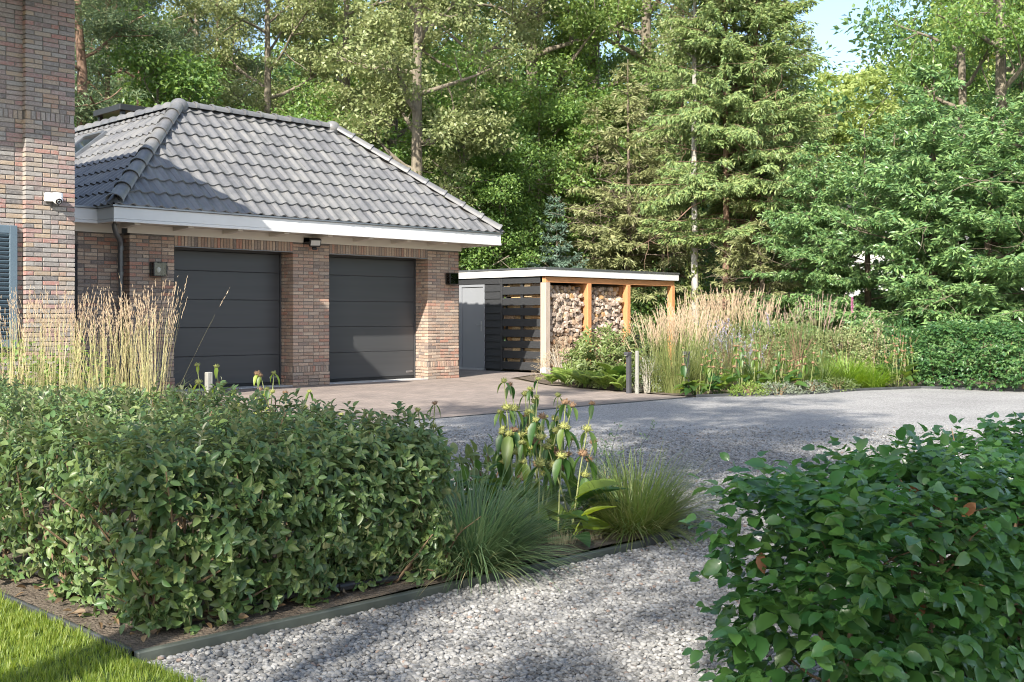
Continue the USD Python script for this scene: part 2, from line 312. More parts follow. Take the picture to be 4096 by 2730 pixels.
# ------------------------------------------------------------------ ground, drive, paving, lawn
def sheet(poly, z, mesh_step=None):
    v, f = trimesh.creation.triangulate_polygon(Polygon(poly), engine='earcut')
    return np.column_stack([v, np.full(len(v), z)]), f
G = 260.0
obj('ground', sheet([(-G, -G), (G, -G), (G, G), (-G, G)], -0.012), 'forest_floor', kind='structure')
obj('gravel_drive', sheet([(1.0, -14), (60, -14), (60, 1.0), (22, 4.0), (19.75, 7.3), (19.35, 9.1), (18.0, 9.55), (16.6, 9.75), (14.7, 10.62), (5.2, 10.62), (5.3, 3.88), (2.0, 3.88), (2.0, 3.2), (1.0, 1.5)], -0.004), 'gravel_bed', kind='structure')
obj('lawn', sheet([(-14, -9), (0.9, -9), (0.9, 1.2), (1.98, 3.0), (1.98, 12.5), (-14, 12.5)], 0.012), 'turf', kind='structure')
obj('paved_court', sheet([(6.9, 10.66), (14.72, 10.66), (14.78, 11.6), (15.35, 14.4), (16.6, 16.6), (18.6, 17.52), (18.6, 24), (16.0, 24), (16.0, 17.45), (8.75, 17.45), (8.75, 17.7), (6.9, 17.7)], 0.0), 'clinker_paving', kind='structure')
def bumpy(poly, z, step, amp, seed):
    P = Polygon(poly); x0, y0, x1, y1 = P.bounds
    nx, ny = max(2, int((x1 - x0) / step)), max(2, int((y1 - y0) / step))
    X, Y = np.meshgrid(np.linspace(x0, x1, nx), np.linspace(y0, y1, ny))
    Z = z + amp * (meshkit.fbm(np.stack([X * 3, Y * 3, X * 0], -1), 4, seed) - 0.4) * 2
    v = np.stack([X, Y, Z], -1).reshape(-1, 3)
    i, j = np.meshgrid(np.arange(ny - 1), np.arange(nx - 1), indexing='ij'); a = i * nx + j
    f = np.stack([a, a + 1, a + nx + 1, a + nx], -1).reshape(-1, 4)
    return v, f
obj('planting_bed', bumpy([(1.998, 3.944), (5.3, 3.944), (5.3, 10.6), (1.998, 10.6)], 0.024, 0.06, 0.018, 3), 'soil', smooth=True, kind='structure')
obj('planting_bed', bumpy([(2.05, 10.62), (6.85, 10.62), (6.85, 14.9), (2.05, 14.9)], 0.03, 0.25, 0.02, 4), 'soil', smooth=True, kind='structure')
obj('planting_bed', sheet([(14.8, 11.2), (14.75, 10.64), (16.65, 9.8), (18.05, 9.6), (19.4, 9.15), (19.85, 7.3), (22, 4), (40, 3), (40, 18), (18.64, 17.3), (16.7, 16.5), (15.42, 14.4)], 0.006), 'soil', kind='structure')
# edging
def edging(name, pts, w, h, mt, label):
    o = thing(name, label, 'edging')
    for a, b in zip(pts[:-1], pts[1:]):
        a, b = np.array(a, float), np.array(b, float); d = b - a; L = np.linalg.norm(d); an = math.atan2(d[1], d[0])
        v, f = rboxm(0.002, L - 0.002, -w / 2, w / 2, -0.05, h, b=0.005)
        obj('board', xf((v, f), rotm([0, 0, 1], an), (a[0], a[1], 0)), mt, o)
    return o
edging('bed_edging', [(1.99, 3.93), (3.6, 3.925), (4.95, 3.92)], 0.036, 0.026, 'edging_board', 'dark green edging board between the pale gravel and the big leafy hedge bed')
edging('bed_edging', [(4.96, 3.92), (5.33, 3.98), (5.35, 7.3), (5.28, 10.6)], 0.03, 0.04, 'edging_steel', 'thin dark edging strip turning away behind the right sedge tuft')
edging('bed_edging', [(1.985, 3.96), (1.985, 8.0), (1.985, 12.4)], 0.02, 0.035, 'edging_steel', 'thin steel strip between the lawn and the hedge soil')
edging('bed_edging', [(14.72, 10.60), (16.62, 9.77), (18.02, 9.56), (19.36, 9.12), (19.76, 7.3)], 0.02, 0.04, 'edging_steel', 'thin dark edging strip along the front of the flower border')
obj('paving_edge', (lambda m: m.box(6.9, 14.7, 10.632, 10.652, -0.05, 0.006).get())(MB()), 'edging_steel', label='dark metal strip where the brick paving meets the gravel', category='edging')
# irrigation hose in the soil
hp = [(2.3, 7.0), (2.25, 6.2), (2.2, 5.5), (2.2, 5.0), (2.2, 4.55), (2.35, 4.22), (2.6, 4.12), (3.0, 4.09), (3.45, 4.08), (3.9, 4.1), (4.4, 4.2)]
t = np.linspace(0, 1, 70); hx = np.interp(t, np.linspace(0, 1, len(hp)), [p[0] for p in hp]); hy = np.interp(t, np.linspace(0, 1, len(hp)), [p[1] for p in hp])
ker = np.ones(7) / 7; hx = np.convolve(np.pad(hx, 3, 'edge'), ker, 'valid'); hy = np.convolve(np.pad(hy, 3, 'edge'), ker, 'valid')
hose = thing('irrigation_hose', 'black plastic irrigation hose lying on the soil under the leafy hedge', 'hose')
obj('pipe', tube(np.stack([hx, hy, 0.062 + 0.008 * np.sin(t * 30)], 1), 0.013, 8, True), 'hose_rubber', hose, smooth=40)
obj('coupling', tube(np.array([[3.02, 4.088, 0.062], [3.1, 4.087, 0.062]]), 0.019, 10, True), 'hose_rubber', hose, smooth=40)

# ------------------------------------------------------------------ brick walls
rb = random.Random(11)
class Bricks:
    def __init__(s): s.items = []          # (distance, mesh)
    def add(s, P, U, N, u0, u1, v0, v1, depth, proud):
        """one handmade brick: a chamfered slab with an uneven face. U along the wall, N outward."""
        j = lambda a=0.002: rb.uniform(-a, a)
        b = 0.004; f = proud + j(0.0035)
        pts = []
        for (uu, vv, du, dv) in ((u0, v0, 1, 1), (u1, v0, -1, 1), (u1, v1, -1, -1), (u0, v1, 1, -1)):
            a, c = uu + j(0.0025), vv + j(0.0022)
            pts.append((a, c, -depth)); pts.append((a, c, f - b)); pts.append((a + du * b, c + dv * b, f + j(0.0015)))
        w = np.array([P + U * a + np.array([0, 0, 1.0]) * c + N * n for a, c, n in pts])
        fs = []
        for k in range(4):
            q = (k + 1) % 4
            fs += [(3 * k, 3 * q, 3 * q + 1), (3 * k, 3 * q + 1, 3 * k + 1), (3 * k + 1, 3 * q + 1, 3 * q + 2), (3 * k + 1, 3 * q + 2, 3 * k + 2)]
        fs += [(2, 5, 8), (2, 8, 11)]
        fs = np.array(fs)
        if np.dot(np.cross(U, [0, 0, 1.0]), N) < 0: fs = fs[:, ::-1]
        d = np.linalg.norm(w.mean(0) - [0, 0, EYE])
        s.items.append((d, w, fs))
    def emit(s, parent, single, field, limit=300, skip=lambda c: False):
        s.items.sort(key=lambda q: (skip(q[1].mean(0)), q[0]))
        for d, w, f in s.items[:limit]: obj('brick', (w, f), single, parent)
        m = MB()
        for d, w, f in s.items[limit:]: m.add(w, f)
        if m.n: obj('brickwork', m.get(), field, parent, kind='stuff')

CO, JT = 0.062, 0.012
def face(B, P, U, N, width, z0, z1, left=None, right=None, rows=None, proud=0.009, k0=0, stretch=0.21):
    """running bond with stray headers. left/right: 'own' (this face makes the corner brick), 'give' (the other face does), None (free end)"""
    P, U, N = (np.array(q, float) for q in (P, U, N))
    n = int(round((z1 - z0) / CO))
    for k in range(n):
        v0 = z0 + k * CO + JT / 2; v1 = v0 + CO - JT
        even = (k + k0) % 2 == 0
        a, b = 0.0, width
        if left == 'own':
            L = stretch if even else 0.10
            B.add(P, U, N, -proud, L, v0, v1, 0.10 if even else stretch, proud); a = L + JT
        elif left == 'give': a = (0.10 if even else stretch) + JT
        if right == 'own':
            L = stretch if even else 0.10
            B.add(P, U, N, width - L, width + proud, v0, v1, 0.10 if even else stretch, proud); b = width - L - JT
        elif right == 'give': b = width - (0.10 if even else stretch) - JT
        u = a
        if left is None and not even: 
            L = min(0.10, b - u)
            if L > 0.02: B.add(P, U, N, u, u + L, v0, v1, 0.03, proud); u += L + JT
        while u < b - 0.02:
            L = stretch if rb.random() < 0.68 else 0.10
            if b - u - L < 0.05: L = b - u
            if L > 0.24: L = L / 2 - JT / 2
            L = min(L, b - u)
            B.add(P, U, N, u, u + L, v0, v1, 0.03, proud); u += L + JT
def soldiers(B, P, U, N, width, z0, z1, proud=0.009):
    P, U, N = (np.array(q, float) for q in (P, U, N))
    n = max(1, int(round(width / CO)))
    for k in range(n):
        w = width / n; B.add(P, U, N, k * w + JT / 2, (k + 1) * w - JT / 2, z0 + 0.004, z1 - 0.006, 0.03, proud)
XP, XN, YP, YN = np.array([1.0, 0, 0]), np.array([-1.0, 0, 0]), np.array([0, 1.0, 0]), np.array([0, -1.0, 0])

# ------------------------------------------------------------------ the brick house at the left edge
house = thing('brick_house', 'tall red and grey brick house with chimney breast cut by the left photo edge', 'house')
HX = 6.735
hw = MB(); hw.box(-2.0, 6.09, 15.10, 24.0, -0.02, 6.0); hw.box(6.092, HX - 0.009, 15.009, 15.5, -0.02, 6.0); hw.box(6.092, HX - 0.009, 15.5, 24.0, -0.02, 6.0)
hwall = obj('wall', hw.get(), 'mortar', house)
B = Bricks()
zs = 3.84
for z0, z1, k in ((-0.004, -0.004 + 62 * CO, 0), (zs + 0.115, zs + 0.115 + 34 * CO, 1)):
    face(B, (6.083, 15.0 + 0.009, 0), XP, YN, HX - 0.009 - 6.083, z0, z1, 'own', 'own', k0=k)
    face(B, (5.2, 15.10, 0), XP, YN, 6.083 - 5.2 - 0.006, z0, z1, None, None, k0=k)
soldiers(B, (6.083, 15.009, 0), XP, YN, HX - 0.009 - 6.083, zs, zs + 0.115); soldiers(B, (5.2, 15.10, 0), XP, YN, 0.877, zs, zs + 0.115)
B.emit(hwall, 'house_brick', 'house_brick_field', 300, skip=lambda c: c[2] < 1.1)
rf = MB(); rv = np.array([(-2.6, 13.75, 5.86), (7.1, 13.75, 5.86), (7.1, 25, 5.86), (-2.6, 25, 5.86), (-2.6, 13.75, 6.0), (7.1, 13.75, 6.0), (7.1, 25, 6.0), (-2.6, 25, 6.0), (2.2, 13.75, 8.4), (2.2, 25, 8.4)])
rf.add(rv, np.array([(0, 2, 1), (0, 3, 2), (0, 1, 5), (0, 5, 4), (1, 2, 6), (1, 6, 5), (2, 3, 7), (2, 7, 6), (3, 0, 4), (3, 4, 7), (5, 6, 9), (5, 9, 8), (7, 4, 8), (7, 8, 9), (4, 5, 8), (6, 7, 9)]))
obj('roof', rf.get(), 'under_roof', house)
# window with shutter on the left face
win = obj('window', MB().box(4.4, 5.52, 15.05, 15.088, 0.9, 2.40).get(), 'lens_black', house)
sh = obj('shutter', (lambda m: m.rbox(5.52, 5.60, 15.03, 15.075, 0.85, 2.44).rbox(5.885, 5.985, 15.03, 15.075, 0.85, 2.44).rbox(5.60, 5.885, 15.032, 15.073, 2.335, 2.44).rbox(5.60, 5.885, 15.032, 15.073, 0.85, 0.96).get())(MB()), 'blue_grey_paint', house)
for k in range(24):
    z = 0.975 + k * 0.0572
    obj('slat', xf(boxm(5.602, 5.883, -0.022, 0.022, -0.004, 0.004), rotm([1, 0, 0], -0.75), (0, 15.053, z + 0.02)), 'blue_grey_paint', sh)
obj('shutter_back', MB().box(5.602, 5.883, 15.078, 15.085, 0.97, 2.33).get(), 'shutter_dark', sh)
# security camera
sc = thing('security_camera', 'white turret security camera bolted to the brick chimney breast', 'camera', (6.44, 15.0, 2.83))
m = MB(); m.rbox(-0.13, -0.02, -0.075, -0.012, -0.055, 0.06, b=0.01)
obj('junction_box', m.get(), 'white_plastic', sc, smooth=40)
v, f = lathe([(0.0, 0.06), (0.062, 0.06), (0.068, 0.052), (0.068, 0.0), (0.064, -0.004), (0.0, -0.004)], 28, (0.02, -0.085, 0))
obj('base', (v, f), 'white_plastic', sc, smooth=40)
obj('bracket', MB().box(-0.03, 0.06, -0.03, -0.012, -0.02, 0.05).get(), 'white_plastic', sc)
bl = trimesh.creation.icosphere(subdivisions=3, radius=0.06); bl.apply_translation((0.02, -0.095, -0.03))
obj('eyeball', bl, 'white_plastic', sc, smooth=True)
lv = lathe([(0.0, 0.012), (0.036, 0.008), (0.042, 0.0), (0.042, -0.012)], 24)
fw = np.array([-0.10, -0.85, -0.45]); fw /= np.linalg.norm(fw)
R3 = trimesh.geometry.align_vectors([0, 0, 1], fw)[:3, :3]
obj('lens', xf(lv, R3, np.array([0.02, -0.095, -0.03]) + fw * 0.052), 'lens_black', sc, smooth=40)
obj('glint_ring', xf(lathe([(0.016, 0.011), (0.02, 0.014), (0.024, 0.010)], 20), R3, np.array([0.02, -0.095, -0.03]) + fw * 0.054), 'plate_metal', sc, smooth=40)
obj('cable', tube([(-0.02, -0.02, -0.05), (-0.022, -0.018, -0.09), (-0.022, -0.014, -0.14)], 0.005, 6), 'shutter_dark', sc)

# ------------------------------------------------------------------ the garage
garage = thing('garage', 'brick double garage with dark tiled hip roof and white fascia', 'garage')
FY = 17.47
gw = MB(); mI = 0.009
gw.box(8.75 + mI, 9.54 - mI, FY + mI, 17.88, -0.02, 2.62).box(11.90 + mI, 12.70 - mI, FY + mI, 17.88, -0.02, 2.62).box(15.13 + mI, 15.97 - mI, FY + mI, 17.88, -0.02, 2.62)
gw.box(9.54 - mI, 11.90 + mI, FY + mI, 17.88, 2.44, 2.62).box(12.70 - mI, 15.13 + mI, FY + mI, 17.88, 2.44, 2.62)
gw.box(8.80, 15.92, 17.95, 22.0, -0.02, 2.62)
gw.box(6.8, 8.759, 17.689, 18.1, -0.02, 2.62)
gwall = obj('wall', gw.get(), 'mortar', garage)
B = Bricks()
def pier(x0, x1, side_from=None, k0=0):
    w = x1 - x0 - 2 * mI; z = -0.004; pr = 0.009
    for (a, b, pp) in ((z, z + 4 * CO, 0.016), (z + 4 * CO + 0.115, 2.44 + 0.186, 0.009)):
        n = int((b - a) / CO + 0.01)
        face(B, (x0 + mI, FY + mI, 0), XP, YN, w, a, a + n * CO, 'own', 'own', proud=pp, k0=k0)
        if side_from: face(B, (x0 + mI, side_from, 0), YN, XN, side_from - FY - mI, a, a + n * CO, None, 'give', proud=pp, k0=k0)
    soldiers(B, (x0 + mI, FY + mI, 0), XP, YN, w, z + 4 * CO, z + 4 * CO + 0.115, 0.014)
    if side_from: soldiers(B, (x0 + mI, side_from, 0), YN, XN, side_from - FY - mI - 0.022, z + 4 * CO, z + 4 * CO + 0.115, 0.014)
pier(8.75, 9.54, 17.68, 0); pier(11.90, 12.70, 17.87, 1); pier(15.13, 15.97, 17.87, 0)
soldiers(B, (9.545, FY + mI, 0), XP, YN, 2.35, 2.44, 2.62); soldiers(B, (12.705, FY + mI, 0), XP, YN, 2.42, 2.44, 2.62)
face(B, (7.98, 17.689, 0), XP, YN, 0.74, -0.004, 2.60, None, None); soldiers(B, (7.3, 17.689, 0), XP, YN, 0.62, 2.44, 2.62)
B.emit(gwall, 'garage_brick', 'garage_brick_field', 300, skip=lambda c: (c[0] < 9.6 and c[2] < 1.0))
# window frame in the set-back wall
wf = obj('window', MB().rbox(7.72, 7.90, 17.63, 17.70, 0.3, 2.38).rbox(7.42, 7.72, 17.64, 17.70, 2.26, 2.38).get(), 'frame_paint', garage)
obj('sash', MB().rbox(7.655, 7.715, 17.645, 17.69, 0.3, 2.255).get(), 'frame_paint', wf)
obj('pane', MB().box(7.4, 7.65, 17.66, 17.668, 0.3, 2.25).get(), 'lens_black', wf)
obj('lead_flashing', MB().box(7.4, 7.96, 17.60, 17.69, 2.385, 2.41).box(7.91, 7.95, 17.62, 17.69, 0.3, 2.38).get(), 'door_rubber', wf)
# sectional doors
for di, (x0, x1, brand) in enumerate(((9.55, 11.89, True), (12.71, 15.12, True))):
    d = obj('garage_door', MB().box(x0 - 0.03, x0 + 0.022, 17.845, 17.868, 0.0, 2.47).box(x1 - 0.022, x1 + 0.03, 17.845, 17.868, 0.0, 2.47).box(x0 + 0.024, x1 - 0.024, 17.845, 17.868, 2.405, 2.47).get(), 'door_steel', garage,
            label='left garage door in full shade' if di == 0 else 'right garage door crossed by a triangle of sunlight')
    zz = [0.065, 0.57, 1.07, 1.56, 2.06, 2.40]
    for a, b in zip(zz[:-1], zz[1:]):
        obj('door_panel', rboxm(x0 + 0.024, x1 - 0.024, 17.862, 17.90, a + 0.0025, b - 0.0025, b=0.006), 'door_steel', d)
    obj('bottom_seal', MB().box(x0 + 0.024, x1 - 0.024, 17.858, 17.90, 0.012, 0.062).get(), 'door_rubber', d)
    bp = obj('maker_plate', MB().rbox(x1 - 0.24, x1 - 0.07, 17.856, 17.8615, 0.135, 0.165, b=0.002).get(), 'plate_metal', d)
    obj('plate_print', MB().box(x1 - 0.232, x1 - 0.078, 17.8545, 17.8555, 0.146, 0.154).get(), 'door_rubber', bp)
    obj('lintel_angle', MB().box(x0, x1, FY - 0.004, FY + 0.06, 2.431, 2.4375).get(), 'white_paint' if 0 else 'frame_paint', d)
    obj('threshold', rboxm(x0 - 0.0, x1 + 0.0, 17.46, 17.845, -0.03, 0.012, b=0.004), 'threshold_stone', garage)
# eaves
EX0, EX1, EY0 = 8.18, 16.59, 16.85
def fascia(m, x0, x1, y0, y1):
    m.rbox(x0, x1, y0, y1, 2.785, 2.965, b=0.004).rbox(x0, x1, y0 + (0.006 if y1 - y0 < 0.1 else 0), y1, 2.73, 2.781, b=0.004)
fm = MB()
fm.rbox(EX0, EX1, EY0, EY0 + 0.03, 2.785, 2.962, b=0.004); fm.rbox(EX0 - 0.004, EX1 + 0.004, EY0 - 0.006, EY0 + 0.03, 2.735, 2.781, b=0.004)
fm.rbox(EX1 - 0.03, EX1 - 0.001, EY0 + 0.032, 22.6, 2.785, 2.962, b=0.004); fm.rbox(EX1 - 0.03, EX1 + 0.004, EY0 + 0.032, 22.6, 2.735, 2.781, b=0.004)
fm.rbox(EX0 + 0.001, EX0 + 0.03, EY0 + 0.032, 17.42, 2.785, 2.962, b=0.004); fm.rbox(EX0 - 0.004, EX0 + 0.03, EY0 + 0.032, 17.42, 2.735, 2.781, b=0.004)
fm.rbox(6.76, EX0 - 0.006, 17.39, 17.42, 2.785, 2.962, b=0.004); fm.rbox(6.76, EX0 - 0.006, 17.384, 17.42, 2.735, 2.781, b=0.004)
obj('fascia', fm.get(), 'white_paint', garage)
gm = MB()
gm.rbox(EX0 - 0.03, EX1 + 0.03, EY0 - 0.03, EY0 + 0.01, 2.966, 3.0, b=0.005); gm.rbox(EX1 - 0.01, EX1 + 0.03, EY0 + 0.012, 22.6, 2.966, 3.0, b=0.005)
gm.rbox(EX0 - 0.03, EX0 + 0.01, EY0 + 0.012, 17.36, 2.966, 3.0, b=0.005); gm.rbox(6.76, EX0 - 0.032, 17.36, 17.40, 2.966, 3.0, b=0.005)
gm.box(EX0 + 0.03, EX1 - 0.03, EY0 + 0.03, EY0 + 0.14, 2.93, 2.94)
obj('gutter', gm.get(), 'zinc', garage)
sm = MB(); sm.box(EX0 + 0.03, EX1 - 0.03, EY0 + 0.03, 17.44, 2.76, 2.785).box(15.99, EX1 - 0.03, 17.442, 22.5, 2.76, 2.785).box(6.76, EX0 + 0.03, 17.42, 17.69, 2.76, 2.785).box(EX0 + 0.032, 8.76, 17.442, 17.69, 2.76, 2.785)
sm.rbox(8.70, 16.02, 17.435, 17.466, 2.615, 2.758, b=0.004).rbox(15.975, 16.02, 17.468, 22.4, 2.615, 2.758, b=0.004).rbox(6.76, 8.70, 17.645, 17.684, 2.615, 2.758, b=0.004)
obj('soffit', sm.get(), 'soffit_paint', garage)
for k in range(9):
    x = 8.62 + k * 0.93
    rv = np.array([(x - 0.05, EY0 + 0.09, 2.757), (x + 0.05, EY0 + 0.09, 2.757), (x - 0.05, 17.43, 2.757), (x + 0.05, 17.43, 2.757), (x - 0.05, EY0 + 0.09, 2.71), (x + 0.05, EY0 + 0.09, 2.71), (x - 0.05, 17.43, 2.685), (x + 0.05, 17.43, 2.685)])
    obj('rafter_end', trimesh.convex.convex_hull(rv), 'soffit_paint', garage)
# roof planes
K = 2.47; RX0, RX1, RYR = EX0 + K, EX1 - K, EY0 + K
ZE, ZR = 3.0, 5.13
SL = (ZR - ZE) / K; AN = math.atan(SL); LEN = math.hypot(K, ZR - ZE)
YB = 27.0
um = MB()
um.add([(EX0, EY0, ZE - .06), (EX1, EY0, ZE - .06), (RX1, RYR, ZR - .06), (RX0, RYR, ZR - .06)], [(0, 1, 2), (0, 2, 3)])
um.add([(EX0, EY0, ZE - .06), (RX0, RYR, ZR - .06), (RX0, YB, ZR - .06), (EX0, YB, ZE - .06)], [(0, 1, 2), (0, 2, 3)])
um.add([(EX1, EY0, ZE - .06), (EX1, RYR + K, ZE - .06), (RX1, RYR, ZR - .06)], [(0, 1, 2)])
um.add([(EX1, RYR + K, ZE - .06), (RX0 + K, RYR + K, ZE - .06), (RX0, RYR, ZR - .06), (RX1, RYR, ZR - .06)], [(0, 1, 2), (0, 2, 3)])
um.add([(RX0 + K, RYR + K, ZE - .06), (RX0 + K, YB, ZE - .06), (RX0, YB, ZR - .06), (RX0, RYR, ZR - .06)], [(0, 1, 2), (0, 2, 3)])
roof = obj('roof', um.get(), 'under_roof', garage)
ROWS = 8.35; GA = LEN / ROWS; TW = 0.232
def tile_mesh(u0, s0, length):
    """a rolled tile: u across, s up the slope, n out of it"""
    nseg = 8
    uu = np.linspace(0, TW, nseg + 1); ph = uu / TW
    hgt = 0.021 * np.cos(2 * PI * (ph - 0.30)) + 0.004 * np.cos(4 * PI * (ph - 0.3))
    lift = 0.042; th = 0.026
    v = []
    for s, n in ((0.0, lift), (length + 0.06, lift - 0.030 * (length + .06) / GA)):
        for a, h in zip(uu, hgt): v.append((u0 + a, s0 + s, h + n))
    for a, h in zip(uu, hgt): v.append((u0 + a, s0 + 0.004, h + lift - th))
    c = nseg + 1; f = []
    for k in range(nseg):
        f += [(k, k + 1, c + k + 1), (k, c + k + 1, c + k), (2 * c + k, 2 * c + k + 1, k + 1), (2 * c + k, k + 1, k)]
    return np.array(v), np.array(f)
tiles, rt = [], random.Random(5)
def slope(O, U, S, N, width, clips, order):
    """O eave corner; clips: half planes (point, normal) in plan that keep the inner side"""
    O, U, S, N = (np.array(q, float) for q in (O, U, S, N))
    for r in range(9):
        s0 = r * GA - 0.03
        for c in range(int(width / TW) + 1):
            u0 = c * TW
            v, f = tile_mesh(u0, s0, GA if s0 + GA < LEN else LEN - s0)
            v[:, 2] += rt.uniform(-.002, .002); v[:, 0] += rt.uniform(-.002, .002); v[:, 1] += rt.uniform(-.004, .004)
            w = O + v[:, :1] * U + v[:, 1:2] * S + v[:, 2:] * N
            keep, tm = True, None
            for p, n in clips:
                d = (w - p) @ np.array(n, float)
                if d.max() < 0.01: keep = False; break
                if d.min() < 0:
                    tm = trimesh.Trimesh(w, f, process=False) if tm is None else tm
                    tm = trimesh.intersections.slice_mesh_plane(tm, n, p)
                    if len(tm.faces) == 0: keep = False; break
            if not keep: continue
            if tm is not None: w, f = np.array(tm.vertices), np.array(tm.faces)
            tiles.append((np.linalg.norm(w.mean(0) - [0, 0, EYE]) + order, w, f))
q = 1 / math.sqrt(2)
slope((EX0, EY0, ZE), XP, (0, math.cos(AN), math.sin(AN)), (0, -math.sin(AN), math.cos(AN)), EX1 - EX0, [((EX0, EY0, 0), (q, -q, 0)), ((EX1, EY0, 0), (-q, -q, 0))], 0)
slope((EX0, YB - 0.25, ZE), YN, (math.cos(AN), 0, math.sin(AN)), (-math.sin(AN), 0, math.cos(AN)), YB - 0.25 - EY0, [((EX0, EY0, 0), (-q, q, 0))], 0)
slope((EX1, EY0, ZE), YP, (-math.cos(AN), 0, math.sin(AN)), (math.sin(AN), 0, math.cos(AN)), 2 * K, [((EX1, EY0, 0), (q, q, 0)), ((EX1, EY0 + 2 * K, 0), (q, -q, 0))], 40)
tiles.sort(key=lambda t: t[0])
for d, w, f in tiles[:300]: obj('roof_tile', (w, f), 'roof_tile', roof, smooth=40)
m = MB()
for d, w, f in tiles[300:]: m.add(w, f)
obj('tiling', m.get(), 'roof_tile_field', roof, smooth=40, kind='stuff')
def ridge(a, b, n, r=0.115, flip=False):
    a, b = np.array(a, float), np.array(b, float); d = (b - a) / n; L = np.linalg.norm(d); t = d / L
    side = np.cross(t, [0, 0, 1.0]); side /= np.linalg.norm(side); up = np.cross(side, t)
    for k in range(n):
        an = np.linspace(-0.12, PI + 0.12, 11); v = []
        rr = r * rt.uniform(0.98, 1.02)
        for s, q2, h in ((-0.05, rr * 1.10, 0.012), (0.0, rr * 1.10, 0.012), (0.012, rr * 1.02, 0.004), (L * 1.0, rr * 0.92, 0)):
            for x in an: v.append(a + d * k + t * s + side * math.cos(x) * q2 + up * (math.sin(x) * q2 * 0.92 + h))
        for x in an: v.append(a + d * k + t * -0.046 + side * math.cos(x) * (rr * 1.1 - 0.018) + up * (math.sin(x) * (rr * 1.1 - 0.018) * 0.92 + 0.012))
        c = len(an); f = []
        for row in range(3):
            for j in range(c - 1): f += [(row * c + j, row * c + j + 1, (row + 1) * c + j + 1), (row * c + j, (row + 1) * c + j + 1, (row + 1) * c + j)]
        for j in range(c - 1): f += [(4 * c + j, 4 * c + j + 1, j + 1), (4 * c + j, j + 1, j)]
        obj('ridge_tile', (np.array(v), np.array(f)[:, ::-1]), 'roof_tile', roof, smooth=50)
hz = 0.01
ridge((EX0 + 0.05, EY0 + 0.05, ZE + 0.06 + hz), (RX0, RYR, ZR + 0.05 + hz), 9, 0.125); ridge((EX1 - 0.05, EY0 + 0.05, ZE + 0.06 + hz), (RX1, RYR, ZR + 0.05 + hz), 9)
ridge((RX0, RYR, ZR + 0.03), (RX1, RYR, ZR + 0.03), 10); ridge((RX0, YB, ZR + 0.03), (RX0, RYR, ZR + 0.03), 21)
for x in (RX0, RX1):
    s = trimesh.creation.icosphere(subdivisions=3, radius=0.165); s.apply_scale((1, 1, 0.9)); s.apply_translation((x, RYR, ZR + 0.03))
    obj('ridge_cap', s, 'roof_tile', roof, smooth=True)
# skylight in the left slope
def on_left(y, s, n): return np.array([EX0 + math.cos(AN) * s - math.sin(AN) * n, y, ZE + math.sin(AN) * s + math.cos(AN) * n])
def slab(y0, y1, s0, s1, n0, n1): return trimesh.convex.convex_hull(np.array([on_left(y, s, n) for y in (y0, y1) for s in (s0, s1) for n in (n0, n1)]))
sk = obj('skylight', trimesh.util.concatenate([slab(21.4, 21.5, 1.9, 2.8, 0.0, 0.10), slab(22.3, 22.4, 1.9, 2.8, 0.0, 0.10), slab(21.5, 22.3, 2.72, 2.8, 0.0, 0.12), slab(21.5, 22.3, 1.9, 1.97, 0.0, 0.10)]), 'zinc', roof)
obj('pane', slab(21.5, 22.3, 1.97, 2.72, 0.06, 0.08), 'lens_black', sk)
# chimney cap behind the ridge
ch = obj('chimney', MB().box(12.05, 13.0, 24.45, 25.65, 4.0, 5.5).get(), 'garage_brick_field', garage)
cm = MB()
for x in (12.06, 12.9):
    for y in (24.46, 25.56): cm.box(x, x + 0.09, y, y + 0.09, 5.5, 5.92)
cm.rbox(11.98, 13.07, 24.38, 25.72, 5.92, 6.06, b=0.01)
obj('chimney_cap', cm.get(), 'black_metal', ch)
# downpipe
dp = obj('downpipe', tube([(8.32, 17.12, 2.78), (8.32, 17.12, 2.70), (8.34, 17.14, 2.64), (8.40, 17.22, 2.575), (8.54, 17.40, 2.50), (8.60, 17.49, 2.45), (8.615, 17.515, 2.38), (8.615, 17.515, 0.0)], 0.042, 14), 'downpipe_zinc', garage, smooth=50)
for z in (2.36, 1.95, 0.9): obj('pipe_collar', tube([(8.615, 17.515, z - 0.03), (8.615, 17.515, z + 0.03)], 0.048, 14, True), 'downpipe_zinc', dp, smooth=40)

# wall lanterns, floodlight
def lantern(x, label):
    t = thing('wall_lantern', label, 'lamp', (x, FY, 1.92), group='black lanterns on the garage wall')
    w, h, d = 0.12, 0.24, 0.15
    m = MB()
    for sx in (-w, w - 0.014):
        for y in (-d, -0.03): m.box(sx, sx + 0.014, y, y + 0.014, 0.013, h - 0.013)
    m.rbox(-w, w, -d, -0.014, 0, 0.012, b=0.003).rbox(-w, w, -d, -0.014, h - 0.012, h, b=0.003)
    obj('frame', m.get(), 'black_metal', t)
    obj('back_plate', MB().rbox(-w, w, -0.015, -0.001, 0.013, h - 0.013, b=0.003).get(), 'black_metal', t)
    obj('pane', MB().box(-w + .015, w - .015, -d + .004, -d + .007, 0.014, h - .014).get(), 'glass', t)
    obj('pane', MB().box(-w + .004, -w + .007, -d + .016, -0.032, 0.014, h - .014).get(), 'glass', t)
    obj('pane', MB().box(w - .007, w - .004, -d + .016, -0.032, 0.014, h - .014).get(), 'glass', t)
    obj('bulb_socket', xf(lathe([(0.0, 0.0), (0.022, 0.0), (0.022, 0.05), (0.012, 0.055)], 14), None, (0, -0.085, 0.012)), 'black_metal', t)
    obj('bulb', xf(lathe([(0.012, 0.0), (0.03, 0.03), (0.034, 0.055), (0.025, 0.08), (0.0, 0.092)], 16), None, (0, -0.085, 0.066)), 'lamp_glass', t, smooth=True)
